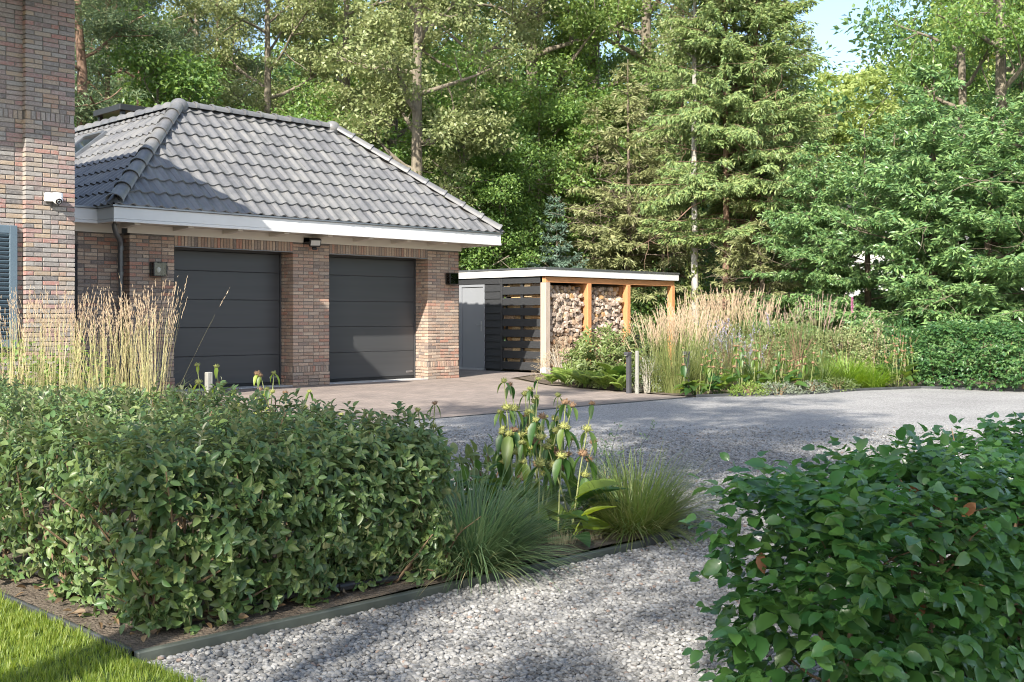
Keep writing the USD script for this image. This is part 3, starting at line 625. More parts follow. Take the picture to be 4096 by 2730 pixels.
lantern(9.215, 'black glazed lantern on the brick left of the left garage door'); lantern(15.715, 'black glazed lantern on the right brick pier of the garage')
fl = thing('floodlight', 'dark floodlight tilted down under the eaves between the two garage doors', 'lamp', (12.22, 17.24, 2.61))
tl = rotm([0, 0, 1], -0.35) @ rotm([1, 0, 0], 0.5)
obj('housing', xf(rboxm(-0.105, 0.105, -0.03, 0.045, -0.08, 0.075, b=0.012), tl), 'black_metal', fl, smooth=40)
obj('glass_front', xf(boxm(-0.086, 0.086, -0.034, -0.0305, -0.042, 0.058), tl), 'lamp_glass', fl)
obj('bracket', MB().box(-0.12, -0.108, -0.01, 0.22, -0.012, 0.012).box(0.108, 0.12, -0.01, 0.22, -0.012, 0.012).box(-0.12, 0.12, 0.195, 0.222, -0.02, 0.1).get(), 'black_metal', fl)
obj('sensor', xf(rboxm(-0.045, 0.045, -0.04, 0.02, -0.135, -0.092, b=0.01), tl), 'black_metal', fl)

# ------------------------------------------------------------------ the wood store and shed
shed = thing('garden_shed', 'black boarded shed and open log store with white flat roof edge', 'shed')
SX, SY, SR, SB = 18.63, 17.50, 23.43, 20.9
def post(x, y, name='post', mt='larch_wood', w=0.13, d=0.15, z1=2.03):
    return obj(name, rboxm(x, x + w, y, y + d, 0.0, z1, b=0.008), mt, shed)
post(SX, SY, 'corner_post', 'weathered_wood', 0.15, 0.17)
for x in (20.06, 21.5, 23.28): post(x, SY)
post(23.28, SB - 0.16)
obj('post_foot', MB().rbox(SX - 0.006, SX + 0.156, SY - 0.006, SY + 0.176, -0.02, 0.12, b=0.006).get(), 'concrete', shed)
obj('beam', rboxm(SX + 0.01, SR - 0.03, SY + 0.01, SY + 0.13, 2.035, 2.165, b=0.006), 'larch_beam', shed)
obj('beam', rboxm(SR - 0.15, SR - 0.03, SY + 0.14, SB - 0.02, 2.035, 2.165, b=0.006), 'larch_wood', shed)
fm = MB(); fm.rbox(SX - 0.06, SR + 0.06, SY - 0.06, SY - 0.035, 2.172, 2.325, b=0.004).rbox(SX - 0.06, SX - 0.035, SY - 0.033, SB + 0.06, 2.172, 2.325, b=0.004).rbox(SR + 0.035, SR + 0.06, SY - 0.033, SB + 0.06, 2.172, 2.325, b=0.004)
obj('fascia', fm.get(), 'white_paint', shed)
fm = MB(); fm.rbox(SX - 0.075, SR + 0.075, SY - 0.075, SY - 0.02, 2.328, 2.372, b=0.005).rbox(SX - 0.075, SX - 0.02, SY - 0.018, SB + 0.075, 2.328, 2.372, b=0.005).rbox(SR + 0.02, SR + 0.075, SY - 0.018, SB + 0.075, 2.328, 2.372, b=0.005)
obj('roof_trim', fm.get(), 'zinc', shed)
obj('roof', MB().box(SX - 0.03, SR + 0.03, SY - 0.03, SB + 0.05, 2.17, 2.345).get(), 'bitumen', shed)
rs = random.Random(3)
# boarded side: wide slats with gaps, weatherboards, door
zt = 0.05
for k, (a, b) in enumerate([(2.02, 2.165), (1.77, 1.95), (1.52, 1.69), (1.29, 1.46), (1.04, 1.21), (0.80, 0.97), (0.55, 0.71), (0.31, 0.48), (0.05, 0.23)]):
    obj('slat', rboxm(SX - 0.012 + rs.uniform(-.004, .004), SX + 0.018, 17.675, 18.875, a, b, b=0.004), 'charred_wood', shed)
post_ = obj('divider_post', rboxm(SX - 0.02, SX + 0.05, 18.88, 18.94, 0.02, 2.165, b=0.004), 'charred_wood', shed)
obj('slat_batten', rboxm(SX + 0.02, SX + 0.065, 18.25, 18.32, 0.03, 2.165, b=0.004), 'charred_wood', shed)
zz = [0.05, 0.22, 0.35, 0.52, 0.68, 0.85, 1.02, 1.19, 1.35, 1.52, 1.68, 1.85, 2.02]
for a, b in zip(zz[:-1], zz[1:]):
    v, f = boxm(SX, SX + 0.02, 18.942, 19.46, a, b - 0.004); v[v[:, 2] < a + 0.01, 0] -= 0.018
    obj('weatherboard', (v, f), 'charred_wood', shed)
obj('head_board', rboxm(SX - 0.022, SX + 0.01, 18.942, SB, 2.024, 2.165, b=0.004), 'charred_wood', shed)
obj('wall', MB().box(SX + 0.03, SX + 0.06, 18.95, SB, 0.0, 2.165).box(SX + 0.06, SR - 0.2, 18.8, 18.84, 0.0, 2.16).get(), 'charred_wood', shed)
dr = obj('door_frame', MB().rbox(SX - 0.03, SX + 0.03, 19.462, 19.50, 0.0, 2.02, b=0.004).rbox(SX - 0.03, SX + 0.03, 20.25, 20.34, 0.0, 2.02, b=0.004).rbox(SX - 0.03, SX + 0.03, 19.502, 20.248, 1.965, 2.02, b=0.004).get(), 'grey_door_paint', shed)
dl = obj('door', rboxm(SX - 0.006, SX + 0.028, 19.503, 20.247, 0.05, 1.962, b=0.005), 'grey_door_paint', shed)
obj('handle', (lambda m: m.tube([(SX - 0.05, 19.58, 1.07), (SX - 0.05, 19.70, 1.07)], 0.009, 8, True).tube([(SX - 0.008, 19.58, 1.07), (SX - 0.05, 19.58, 1.07)], 0.009, 8, True).box(SX - 0.011, SX - 0.007, 19.56, 19.60, 0.92, 1.16).get())(MB()), 'plate_metal', dl, smooth=30)
obj('sill', MB().rbox(SX - 0.05, SX + 0.03, 19.47, 20.33, 0.0, 0.046, b=0.004).get(), 'threshold_stone', shed)
obj('wall', MB().box(SX + 0.0, SX + 0.028, 20.342, SB, 0.0, 2.02).get(), 'charred_wood', shed)
obj('divider_board', MB().box(20.10, 20.15, 17.70, 18.78, 0.02, 2.02).box(21.53, 21.58, 17.70, 18.78, 0.02, 2.02).get(), 'larch_wood', shed)
# split logs: every end that shows is a log of its own
rl = random.Random(21)
def split_log(cx, cz, r, y0, ln, axis='y'):
    n = rl.choice((3, 4, 5, 6)); a0 = rl.uniform(0, 6.3)
    an = sorted(a0 + (k + rl.uniform(-.3, .3)) * 2 * PI / n for k in range(n))
    e = [(math.cos(x) * r * rl.uniform(.78, 1.12), math.sin(x) * r * rl.uniform(.78, 1.12)) for x in an]
    pts = []
    for (yy, sc) in ((y0 + rl.uniform(-.03, .03), 0.93), (y0 + 0.02, 1.0), (y0 + ln, 1.0)):
        for (x, z) in e:
            pts.append((cx + x * sc, yy, cz + z * sc) if axis == 'y' else (yy, cx + x * sc, cz + z * sc))
    return trimesh.convex.convex_hull(np.array(pts))
fld = MB()
for bay, (x0, x1, ztop, lab) in enumerate(((18.81, 20.05, 2.0, 'split firewood log stacked in the left bay of the log store'), (20.21, 21.49, 1.95, 'split firewood log stacked in the right bay of the log store'))):
    cnt = 0; rows = []
    z = 0.07
    k = 0
    while z < ztop - 0.03:
        x = x0 + 0.05 + (0.05 if k % 2 else 0)
        while x < x1 - 0.03:
            rows.append((x + rl.uniform(-.012, .012), z + rl.uniform(-.018, .018), rl.uniform(.054, .072))); x += rl.uniform(0.088, 0.112)
        z += 0.088; k += 1
    rows.sort(key=lambda q: -q[1])
    for x, z, r in rows:
        y = 17.60 + rl.uniform(-0.03, 0.07) + (0.12 if z > ztop - 0.22 else 0)
        fresh = (z > 1.6 and rl.random() < 0.15) or rl.random() < 0.05
        mshx = split_log(x, z, r, y, 0.34)
        if cnt < 150 and z > 0.35:
            obj('firewood_log', mshx, 'log_fresh' if fresh else 'log_wood', None, label=lab, category='log', group='logs in the left bay' if bay == 0 else 'logs in the right bay'); cnt += 1
        else: fld.tm(mshx)
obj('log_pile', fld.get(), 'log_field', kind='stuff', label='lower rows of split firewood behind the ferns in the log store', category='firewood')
# logs lying behind the slats on the dark side
fld = MB(); cnt = 0
for k, zc in enumerate((1.985, 1.73, 1.49, 1.25, 1.005, 0.755, 0.515, 0.27)):
    y = 17.72
    while y < 18.78:
        ln = rl.uniform(0.24, 0.36)
        if y < 18.25 < y + ln: ln = 18.25 - y - 0.01
        if ln > 0.1:
            obj('firewood_log', split_log(SX + 0.105 + rl.uniform(-.01, .015), zc + rl.uniform(-.012, .006), rl.uniform(.05, .062), y, ln - 0.02), 'log_fresh' if rl.random() < 0.75 else 'log_wood', None,
                label='firewood log lying behind the black slats of the shed side', category='log', group='logs behind the black slats')
        y += ln + (0.08 if abs(y + ln - 18.24) < 0.02 else 0.01)
# back fill of dark logs so that the stacks have depth
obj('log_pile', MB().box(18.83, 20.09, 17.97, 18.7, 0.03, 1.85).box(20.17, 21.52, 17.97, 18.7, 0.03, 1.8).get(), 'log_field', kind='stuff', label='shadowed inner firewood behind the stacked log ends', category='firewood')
# something grey with a looped handle in the open bay
hr = thing('hose_reel', 'grey reel with a looped handle standing in the open bay of the shed', 'reel', (22.35, 18.0, 0.0), rz=-0.5)
obj('handle', tube([(-0.2, 0, 0.35), (-0.2, 0, 0.85), (-0.15, 0, 0.99), (0, 0, 1.05), (0.15, 0, 0.99), (0.2, 0, 0.85), (0.2, 0, 0.35)], 0.022, 8, True), 'zinc', hr, smooth=40)
obj('drum', xf(lathe([(0.0, -0.14), (0.23, -0.14), (0.24, -0.12), (0.15, -0.11), (0.15, 0.11), (0.24, 0.12), (0.23, 0.14), (0.0, 0.14)], 24), rotm([1, 0, 0], PI / 2), (0, 0, 0.62)), 'hose_rubber', hr, smooth=40)
obj('stand', MB().tube([(-0.2, -0.2, 0.01), (-0.2, 0, 0.6), (-0.2, 0.2, 0.01)], 0.016, 6, True).tube([(0.2, -0.2, 0.01), (0.2, 0, 0.6), (0.2, 0.2, 0.01)], 0.016, 6, True).get(), 'zinc', hr)

# posts and bollard lamps in the border
def bollard(x, y, h, label):
    t = thing('bollard_lamp', label, 'lamp', (x, y, 0), group='dark bollard lamps')
    obj('column', rboxm(-0.034, 0.034, -0.034, 0.034, -0.02, h - 0.05, b=0.005), 'bollard_metal', t)
    obj('lamp_head', rboxm(-0.085, 0.04, -0.04, 0.04, h - 0.048, h, b=0.006), 'bollard_metal', t)
    obj('lamp_glass', MB().box(-0.08, -0.042, -0.03, 0.03, h - 0.052, h - 0.0485).get(), 'lamp_glass', t)
bollard(14.66, 11.90, 0.68, 'dark square bollard lamp beside the grey wooden post'); bollard(15.33, 11.22, 0.69, 'dark bollard lamp half hidden behind the large green leaves')
pw = thing('wooden_post', 'weathered round wooden post at the corner of the flower border', 'post', (14.70, 11.76, 0))
obj('shaft', xf(lathe([(0.0, 0.70), (0.026, 0.70), (0.033, 0.688), (0.035, 0.3), (0.036, -0.05)], 18)), 'post_wood', pw, smooth=40)
ps = thing('wooden_post', 'short pale post between the reed grass and the left garage door', 'post', (6.85, 11.75, 0))
obj('shaft', xf(rboxm(-0.035, 0.035, -0.035, 0.035, 0, 0.62, b=0.008)), 'post_wood', ps)
# ------------------------------------------------------------------ plants: shared builders
R = np.random.default_rng(7)
def unit(v): return v / np.maximum(np.linalg.norm(v, axis=-1, keepdims=True), 1e-9)
def spot(a, d):
    """ground point d metres away from the viewing spot, a metres to the side per metre of distance"""
    p = RT * (a * d) + FW * d
    return np.array([p[0], p[1], 0.0])

def oval(st, w, fold, droop, wave=0.0):
    v, f = [(0.0, 0.0, 0.0)], []
    for i, (s, x) in enumerate(zip(st, w)):
        zc = -droop * s * s + (wave if i % 2 else -wave)
        v += [(s, x, zc + fold * x), (s, 0.0, zc), (s, -x, zc + fold * x)]
    v.append((1.0, 0.0, -droop)); n = len(st); last = len(v) - 1
    f += [(0, 2, 1), (0, 3, 2)]
    for i in range(n - 1):
        a, b = 1 + 3 * i, 4 + 3 * i
        f += [(a, a + 1, b + 1), (a, b + 1, b), (a + 1, a + 2, b + 2), (a + 1, b + 2, b + 1)]
    a = 1 + 3 * (n - 1); f += [(a, a + 1, last), (a + 1, a + 2, last)]
    v = np.array(v); f = np.array(f)
    t = np.cross(v[f[:, 1]] - v[f[:, 0]], v[f[:, 2]] - v[f[:, 0]])[:, 2]
    f[t < 0] = f[t < 0][:, ::-1]
    return v, f
LEAF = {
    'd': (np.array([(0, 0, 0), (.45, -.5, .06), (1, 0, -.08), (.45, .5, .06)], float), np.array([(0, 1, 2), (0, 2, 3)])),
    'n': (np.array([(0, -.5, 0), (1, 0, 0), (0, .5, 0)], float), np.array([(0, 1, 2)])),
    'o': oval([.25, .55, .82], [.42, .5, .3], .22, .16),
    'e': oval([.1, .28, .5, .72, .9], [.26, .46, .5, .38, .17], .30, .20),
    'b': oval([.1, .22, .34, .46, .58, .70, .82, .92], [.24, .43, .47, .52, .46, .42, .27, .13], .22, .24, .012),
    'h': oval([.06, .2, .4, .6, .8, .92], [.42, .5, .44, .34, .2, .09], .25, .30),
    'l': oval([.12, .35, .6, .85], [.36, .5, .42, .2], .18, .35),
    'k': (lambda v, f: (v, f))(*oval([.12, .2, .34, .42, .58, .66, .82, .9], [.2, .13, .36, .2, .5, .28, .4, .22], .1, .12)),   # lobed oak leaf
}
def leaves(pos, axis, normal, L, W, kind='d'):
    """leaves as one mesh: base position, direction of growth, upper side, length, width"""
    T, F = LEAF[kind]; n, k = len(pos), len(T)
    x = unit(axis); z = unit(normal - (normal * x).sum(-1, keepdims=True) * x); y = np.cross(z, x)
    L = np.broadcast_to(L, (n,))[:, None, None]; W = np.broadcast_to(W, (n,))[:, None, None]
    v = pos[:, None] + T[None, :, :1] * L * x[:, None] + T[None, :, 1:2] * W * y[:, None] + T[None, :, 2:] * L * z[:, None]
    f = F[None] + (np.arange(n) * k)[:, None, None]
    return v.reshape(-1, 3), f.reshape(-1, 3)
def join(*ms):
    m = MB()
    for a in ms: m.add(*a)
    return m.get()
def rdir(n, up=0.0, flat=1.0):
    d = R.normal(size=(n, 3)); d[:, 2] = d[:, 2] * flat + up
    return unit(d)
def blades(base, az, lean, curve, L, W, nseg=4, stem=False):
    """grass blades or stalks: tapering strips that bend over"""
    n = len(base); one = np.ones(n)
    lean, curve, L, W = lean * one, curve * one, L * one, W * one
    hd = np.stack([np.cos(az), np.sin(az), 0 * az], 1); sd = np.stack([-np.sin(az), np.cos(az), 0 * az], 1)
    p = base.copy(); rows = []
    for s in range(nseg + 1):
        t = s / nseg
        w = W * ((1 - 0.35 * t) if stem else (1 - t ** 1.8)) * 0.5
        if s == nseg and not stem: rows.append(p[:, None])
        else: rows.append(np.stack([p - sd * w[:, None], p + sd * w[:, None]], 1))
        th = lean + curve * (t + 0.5 / nseg)
        p = p + (L / nseg)[:, None] * (hd * np.sin(th)[:, None] + np.array([0, 0, 1.0]) * np.cos(th)[:, None])
    v = np.concatenate(rows, 1); k = v.shape[1]; f = []
    for s in range(nseg):
        a = 2 * s
        if s == nseg - 1 and not stem: f.append((a, a + 1, a + 2))
        else: f += [(a, a + 1, a + 3), (a, a + 3, a + 2)]
    f = np.array(f)[None] + (np.arange(n) * k)[:, None, None]
    tip = p if stem else v[:, -1]
    return v.reshape(-1, 3), f.reshape(-1, 3), tip, unit(hd * np.sin(th)[:, None] + np.array([0, 0, 1.0]) * np.cos(th)[:, None])

# leaf colours
leaf_mat('oak_leaf', lerp_ramp((0.117, 0.200, 0.052), (0.193, 0.295, 0.070), (0.297, 0.374, 0.117), (0.154, 0.268, 0.070)), rough=0.42, trans=0.25)
leaf_mat('pale_oak_leaf', lerp_ramp((0.189, 0.231, 0.088), (0.285, 0.317, 0.138), (0.161, 0.212, 0.079), (0.359, 0.376, 0.186)), rough=0.45, trans=0.25)
leaf_mat('green_leaf', lerp_ramp((0.098, 0.193, 0.053), (0.156, 0.270, 0.068), (0.228, 0.334, 0.080), (0.122, 0.219, 0.074)), rough=0.42, trans=0.3)
leaf_mat('gold_leaf', lerp_ramp((0.242, 0.297, 0.090), (0.319, 0.380, 0.135), (0.204, 0.281, 0.090)), rough=0.5, trans=0.35)
leaf_mat('dark_leaf', lerp_ramp((0.066, 0.145, 0.059), (0.116, 0.209, 0.079), (0.156, 0.236, 0.085)), rough=0.45, trans=0.2)
leaf_mat('spruce_needle', lerp_ramp((0.134, 0.228, 0.079), (0.231, 0.324, 0.111), (0.340, 0.405, 0.148), (0.171, 0.270, 0.099)), rough=0.5, trans=0.15)
leaf_mat('dull_needle', lerp_ramp((0.198, 0.227, 0.097), (0.301, 0.315, 0.140), (0.232, 0.276, 0.107), (0.394, 0.391, 0.193)), rough=0.55, trans=0.12)
leaf_mat('blue_needle', lerp_ramp((0.10, 0.165, 0.125), (0.15, 0.22, 0.165), (0.11, 0.17, 0.11)), rough=0.5, trans=0.1)
leaf_mat('yew_needle', lerp_ramp((0.098, 0.217, 0.087), (0.178, 0.320, 0.112), (0.302, 0.449, 0.160), (0.143, 0.272, 0.106)), rough=0.40, trans=0.14, spec=0.55)
leaf_mat('pine_needle', lerp_ramp((0.095, 0.165, 0.083), (0.165, 0.237, 0.118), (0.237, 0.273, 0.118)), rough=0.5, trans=0.1)
leaf_mat('hedge_leaf', lerp_ramp((0.071, 0.143, 0.047), (0.109, 0.186, 0.057), (0.172, 0.236, 0.072), (0.086, 0.155, 0.057), (0.230, 0.285, 0.103)), back=(0.220, 0.238, 0.126), rough=0.42, trans=0.16, spec=0.45)
leaf_mat('hedge_leaf_one', lerp_ramp((0.071, 0.143, 0.047), (0.109, 0.186, 0.057), (0.172, 0.236, 0.072), (0.086, 0.155, 0.057), (0.230, 0.285, 0.103)), back=(0.220, 0.238, 0.126), rough=0.42, trans=0.16, spec=0.45, src='object')
leaf_mat('young_leaf', lerp_ramp((0.22, 0.23, 0.15), (0.30, 0.30, 0.20), (0.17, 0.20, 0.10)), rough=0.5, trans=0.2)
BE = lerp_ramp((0.036, 0.112, 0.030), (0.059, 0.154, 0.038), (0.085, 0.185, 0.045), (0.045, 0.128, 0.042), (0.095, 0.181, 0.048))
leaf_mat('beech_leaf', BE, rough=0.3, trans=0.3, spec=0.65); leaf_mat('beech_leaf_one', BE, rough=0.3, trans=0.3, spec=0.65, src='object')
leaf_mat('brown_leaf', lerp_ramp((0.20, 0.085, 0.035), (0.28, 0.13, 0.06), (0.15, 0.075, 0.035)), rough=0.6, trans=0.2, src='object')
leaf_mat('litter_leaf', lerp_ramp((0.16, 0.10, 0.05), (0.24, 0.16, 0.08), (0.11, 0.07, 0.04), (0.3, 0.22, 0.13)), rough=0.7, trans=0.1)
leaf_mat('yellow_leaf', lerp_ramp((0.42, 0.40, 0.05), (0.50, 0.42, 0.04)), rough=0.5, trans=0.35)
leaf_mat('far_hedge_leaf', lerp_ramp((0.041, 0.115, 0.041), (0.068, 0.162, 0.047), (0.108, 0.203, 0.061), (0.054, 0.128, 0.054)), rough=0.4, trans=0.25)
leaf_mat('straw', lerp_ramp((0.38, 0.34, 0.16), (0.48, 0.43, 0.24), (0.29, 0.30, 0.12), (0.42, 0.34, 0.19)), rough=0.6, trans=0.2)
leaf_mat('plume', lerp_ramp((0.42, 0.33, 0.22), (0.50, 0.41, 0.29), (0.36, 0.28, 0.19)), rough=0.7, trans=0.25)
leaf_mat('pink_plume', lerp_ramp((0.36, 0.27, 0.22), (0.44, 0.34, 0.27), (0.31, 0.24, 0.20)), rough=0.7, trans=0.25)
leaf_mat('grass_green', lerp_ramp((0.07, 0.13, 0.03), (0.12, 0.18, 0.045), (0.17, 0.22, 0.06)), rough=0.45, trans=0.3)
leaf_mat('reed_green', lerp_ramp((0.15, 0.20, 0.06), (0.22, 0.26, 0.09), (0.27, 0.27, 0.11)), rough=0.5, trans=0.25)
leaf_mat('sedge_blue', lerp_ramp((0.078, 0.156, 0.065), (0.124, 0.208, 0.091), (0.195, 0.260, 0.117), (0.072, 0.143, 0.058)), rough=0.38, trans=0.22)
leaf_mat('sedge_gold', lerp_ramp((0.12, 0.185, 0.045), (0.17, 0.23, 0.06), (0.24, 0.26, 0.095), (0.10, 0.165, 0.04)), rough=0.42, trans=0.22)
leaf_mat('lime_grass', lerp_ramp((0.13, 0.24, 0.03), (0.19, 0.31, 0.045), (0.24, 0.34, 0.06)), rough=0.45, trans=0.35)
leaf_mat('turf_blade', lerp_ramp((0.132, 0.204, 0.030), (0.204, 0.282, 0.042), (0.276, 0.324, 0.060)), rough=0.5, trans=0.35)
leaf_mat('fern_leaf', lerp_ramp((0.13, 0.22, 0.04), (0.20, 0.29, 0.065), (0.26, 0.33, 0.085)), rough=0.5, trans=0.35)
leaf_mat('big_leaf', lerp_ramp((0.05, 0.12, 0.03), (0.08, 0.16, 0.035), (0.115, 0.19, 0.04), (0.15, 0.22, 0.04)), rough=0.45, trans=0.3, src='object')
leaf_mat('big_leaf_field', lerp_ramp((0.05, 0.12, 0.03), (0.08, 0.16, 0.035), (0.115, 0.19, 0.04), (0.15, 0.22, 0.04)), rough=0.45, trans=0.3)
leaf_mat('lime_leaf', lerp_ramp((0.26, 0.36, 0.05), (0.33, 0.41, 0.07)), rough=0.45, trans=0.35, src='object')
leaf_mat('light_shrub_leaf', lerp_ramp((0.13, 0.19, 0.06), (0.19, 0.25, 0.08), (0.25, 0.29, 0.11)), rough=0.45, trans=0.25)
leaf_mat('grey_herb', lerp_ramp((0.14, 0.17, 0.11), (0.20, 0.23, 0.15), (0.17, 0.19, 0.16)), rough=0.6, trans=0.2)
leaf_mat('herb_green', lerp_ramp((0.10, 0.15, 0.05), (0.16, 0.20, 0.07), (0.12, 0.17, 0.06)), rough=0.5, trans=0.25)
leaf_mat('pale_bush_leaf', lerp_ramp((0.20, 0.25, 0.10), (0.28, 0.31, 0.14), (0.34, 0.36, 0.18)), rough=0.5, trans=0.25)
leaf_mat('lilac_flower', lerp_ramp((0.28, 0.25, 0.36), (0.36, 0.33, 0.42)), rough=0.6, trans=0.2)
leaf_mat('pink_flower', lerp_ramp((0.50, 0.16, 0.32), (0.58, 0.26, 0.42)), rough=0.6, trans=0.2)
leaf_mat('dry_stalk', lerp_ramp((0.34, 0.27, 0.18), (0.44, 0.37, 0.26), (0.28, 0.22, 0.14)), rough=0.8, trans=0.1)
leaf_mat('ivy_leaf', lerp_ramp((0.12, 0.17, 0.045), (0.17, 0.21, 0.06), (0.21, 0.24, 0.09)), rough=0.4, trans=0.2)
plain('seed_head_yellow', (0.29, 0.30, 0.09), 0.8, 0.35, 90, 0.7, 200)
plain('seed_head_brown', (0.235, 0.145, 0.08), 0.85, 0.4, 90, 0.7, 200)
plain('plant_stem', (0.24, 0.26, 0.10), 0.6, 0.25, 30)

# ------------------------------------------------------------------ trees
def limb(p, d, L, n, r0, r1, up=0.0, wob=0.12):
    pts = [np.array(p, float)]; d = np.array(d, float)
    for i in range(n):
        d = unit(d + R.normal(size=3) * wob + np.array([0, 0, up])); pts.append(pts[-1] + d * L / n)
    return np.array(pts), np.linspace(r0, r1, n + 1)

def broadleaf(name, label, H, r0, base, RR, nl=16, clusters=230, per=105, size=0.12, leaf='oak_leaf', bark_='oak_bark', lean=(0, 0), fork=0.0, low=0.15, clump=0.62, kind='d', group=None, sides=9, rings=9, thin=1.0, wr=1.0):
    """tapered trunk with limbs, and leaves in uneven clumps along the outer branches"""
    t = thing(name, label, 'tree', group=group)
    m = MB(); tops = []
    z = np.linspace(0, H * 0.9, rings + 1); wv = R.normal(size=(rings + 1, 2)).cumsum(0) * 0.05 * r0 / 0.2
    tr = np.stack([lean[0] * z + wv[:, 0] - wv[0, 0], lean[1] * z + wv[:, 1] - wv[0, 1], z], 1)
    rad = r0 * (1 - z / H) ** 0.7; rad[0] *= 1.35; rad = np.maximum(rad, 0.03)
    tr[0, 2] = -0.15
    m.tube(tr, rad, sides)
    cen = []
    for i in range(nl):
        h = base + (H * 0.88 - base) * ((i + R.uniform(0, .7)) / nl)
        p = np.array([np.interp(h, z, tr[:, k]) for k in range(3)]); rr = np.interp(h, z, rad)
        q = (h - base) / (H - base); prof = RR * (0.62 + 0.75 * q) * (1 - q ** 3.2) if q > low else RR * (0.62 + .5 * q)
        az = i * 2.4 + R.uniform(-.4, .4); el = R.uniform(0.1, 0.55) + q * 0.5
        pts, rd = limb(p, (math.cos(az) * math.cos(el), math.sin(az) * math.cos(el), math.sin(el)), prof * R.uniform(.8, 1.15), 6, min(rr * 0.55, 0.14), 0.018, up=0.05)
        m.tube(pts, rd, 5); tops.append(pts)
        for j in range(5):
            k = R.integers(2, 6); d = unit(pts[k] - pts[k - 1] + R.normal(size=3) * 0.75 + [0, 0, 0.1])
            sp, sr = limb(pts[k], d, prof * R.uniform(.25, .5), 4, rd[k] * 0.6, 0.01, up=0.02)
            m.tube(sp, sr, 4)
            cen += [sp[2], sp[3], sp[4]]
        cen += [pts[4], pts[5], pts[6]]
    obj('trunk', m.get(), bark_, t, smooth=True)
    cen = np.array(cen); idx = R.integers(0, len(cen), clusters)
    C = cen[idx] + R.normal(size=(clusters, 3)) * 0.22
    cr = clump * R.uniform(0.55, 1.25, clusters)
    n = (per * R.uniform(0.5, 1.4, clusters) * thin).astype(int); ci = np.repeat(np.arange(clusters), n); N_ = len(ci)
    off = rdir(N_) * (R.uniform(0.15, 1.0, N_) ** 0.5)[:, None] * cr[ci][:, None] * [1, 1, 0.5]
    pos = C[ci] + off
    ax = unit(off * [1, 1, 0.3] + R.normal(size=(N_, 3)) * 0.35 + [0, 0, -0.12])
    nm = unit(off * 0.9 + R.normal(size=(N_, 3)) * 0.4 + [0, 0, 0.75])
    L = size * R.uniform(0.7, 1.25, N_)
    obj('crown', leaves(pos, ax, nm, L, L * wr * R.uniform(.5, .72, N_), kind), leaf, t)
    return t.GetPath() and t

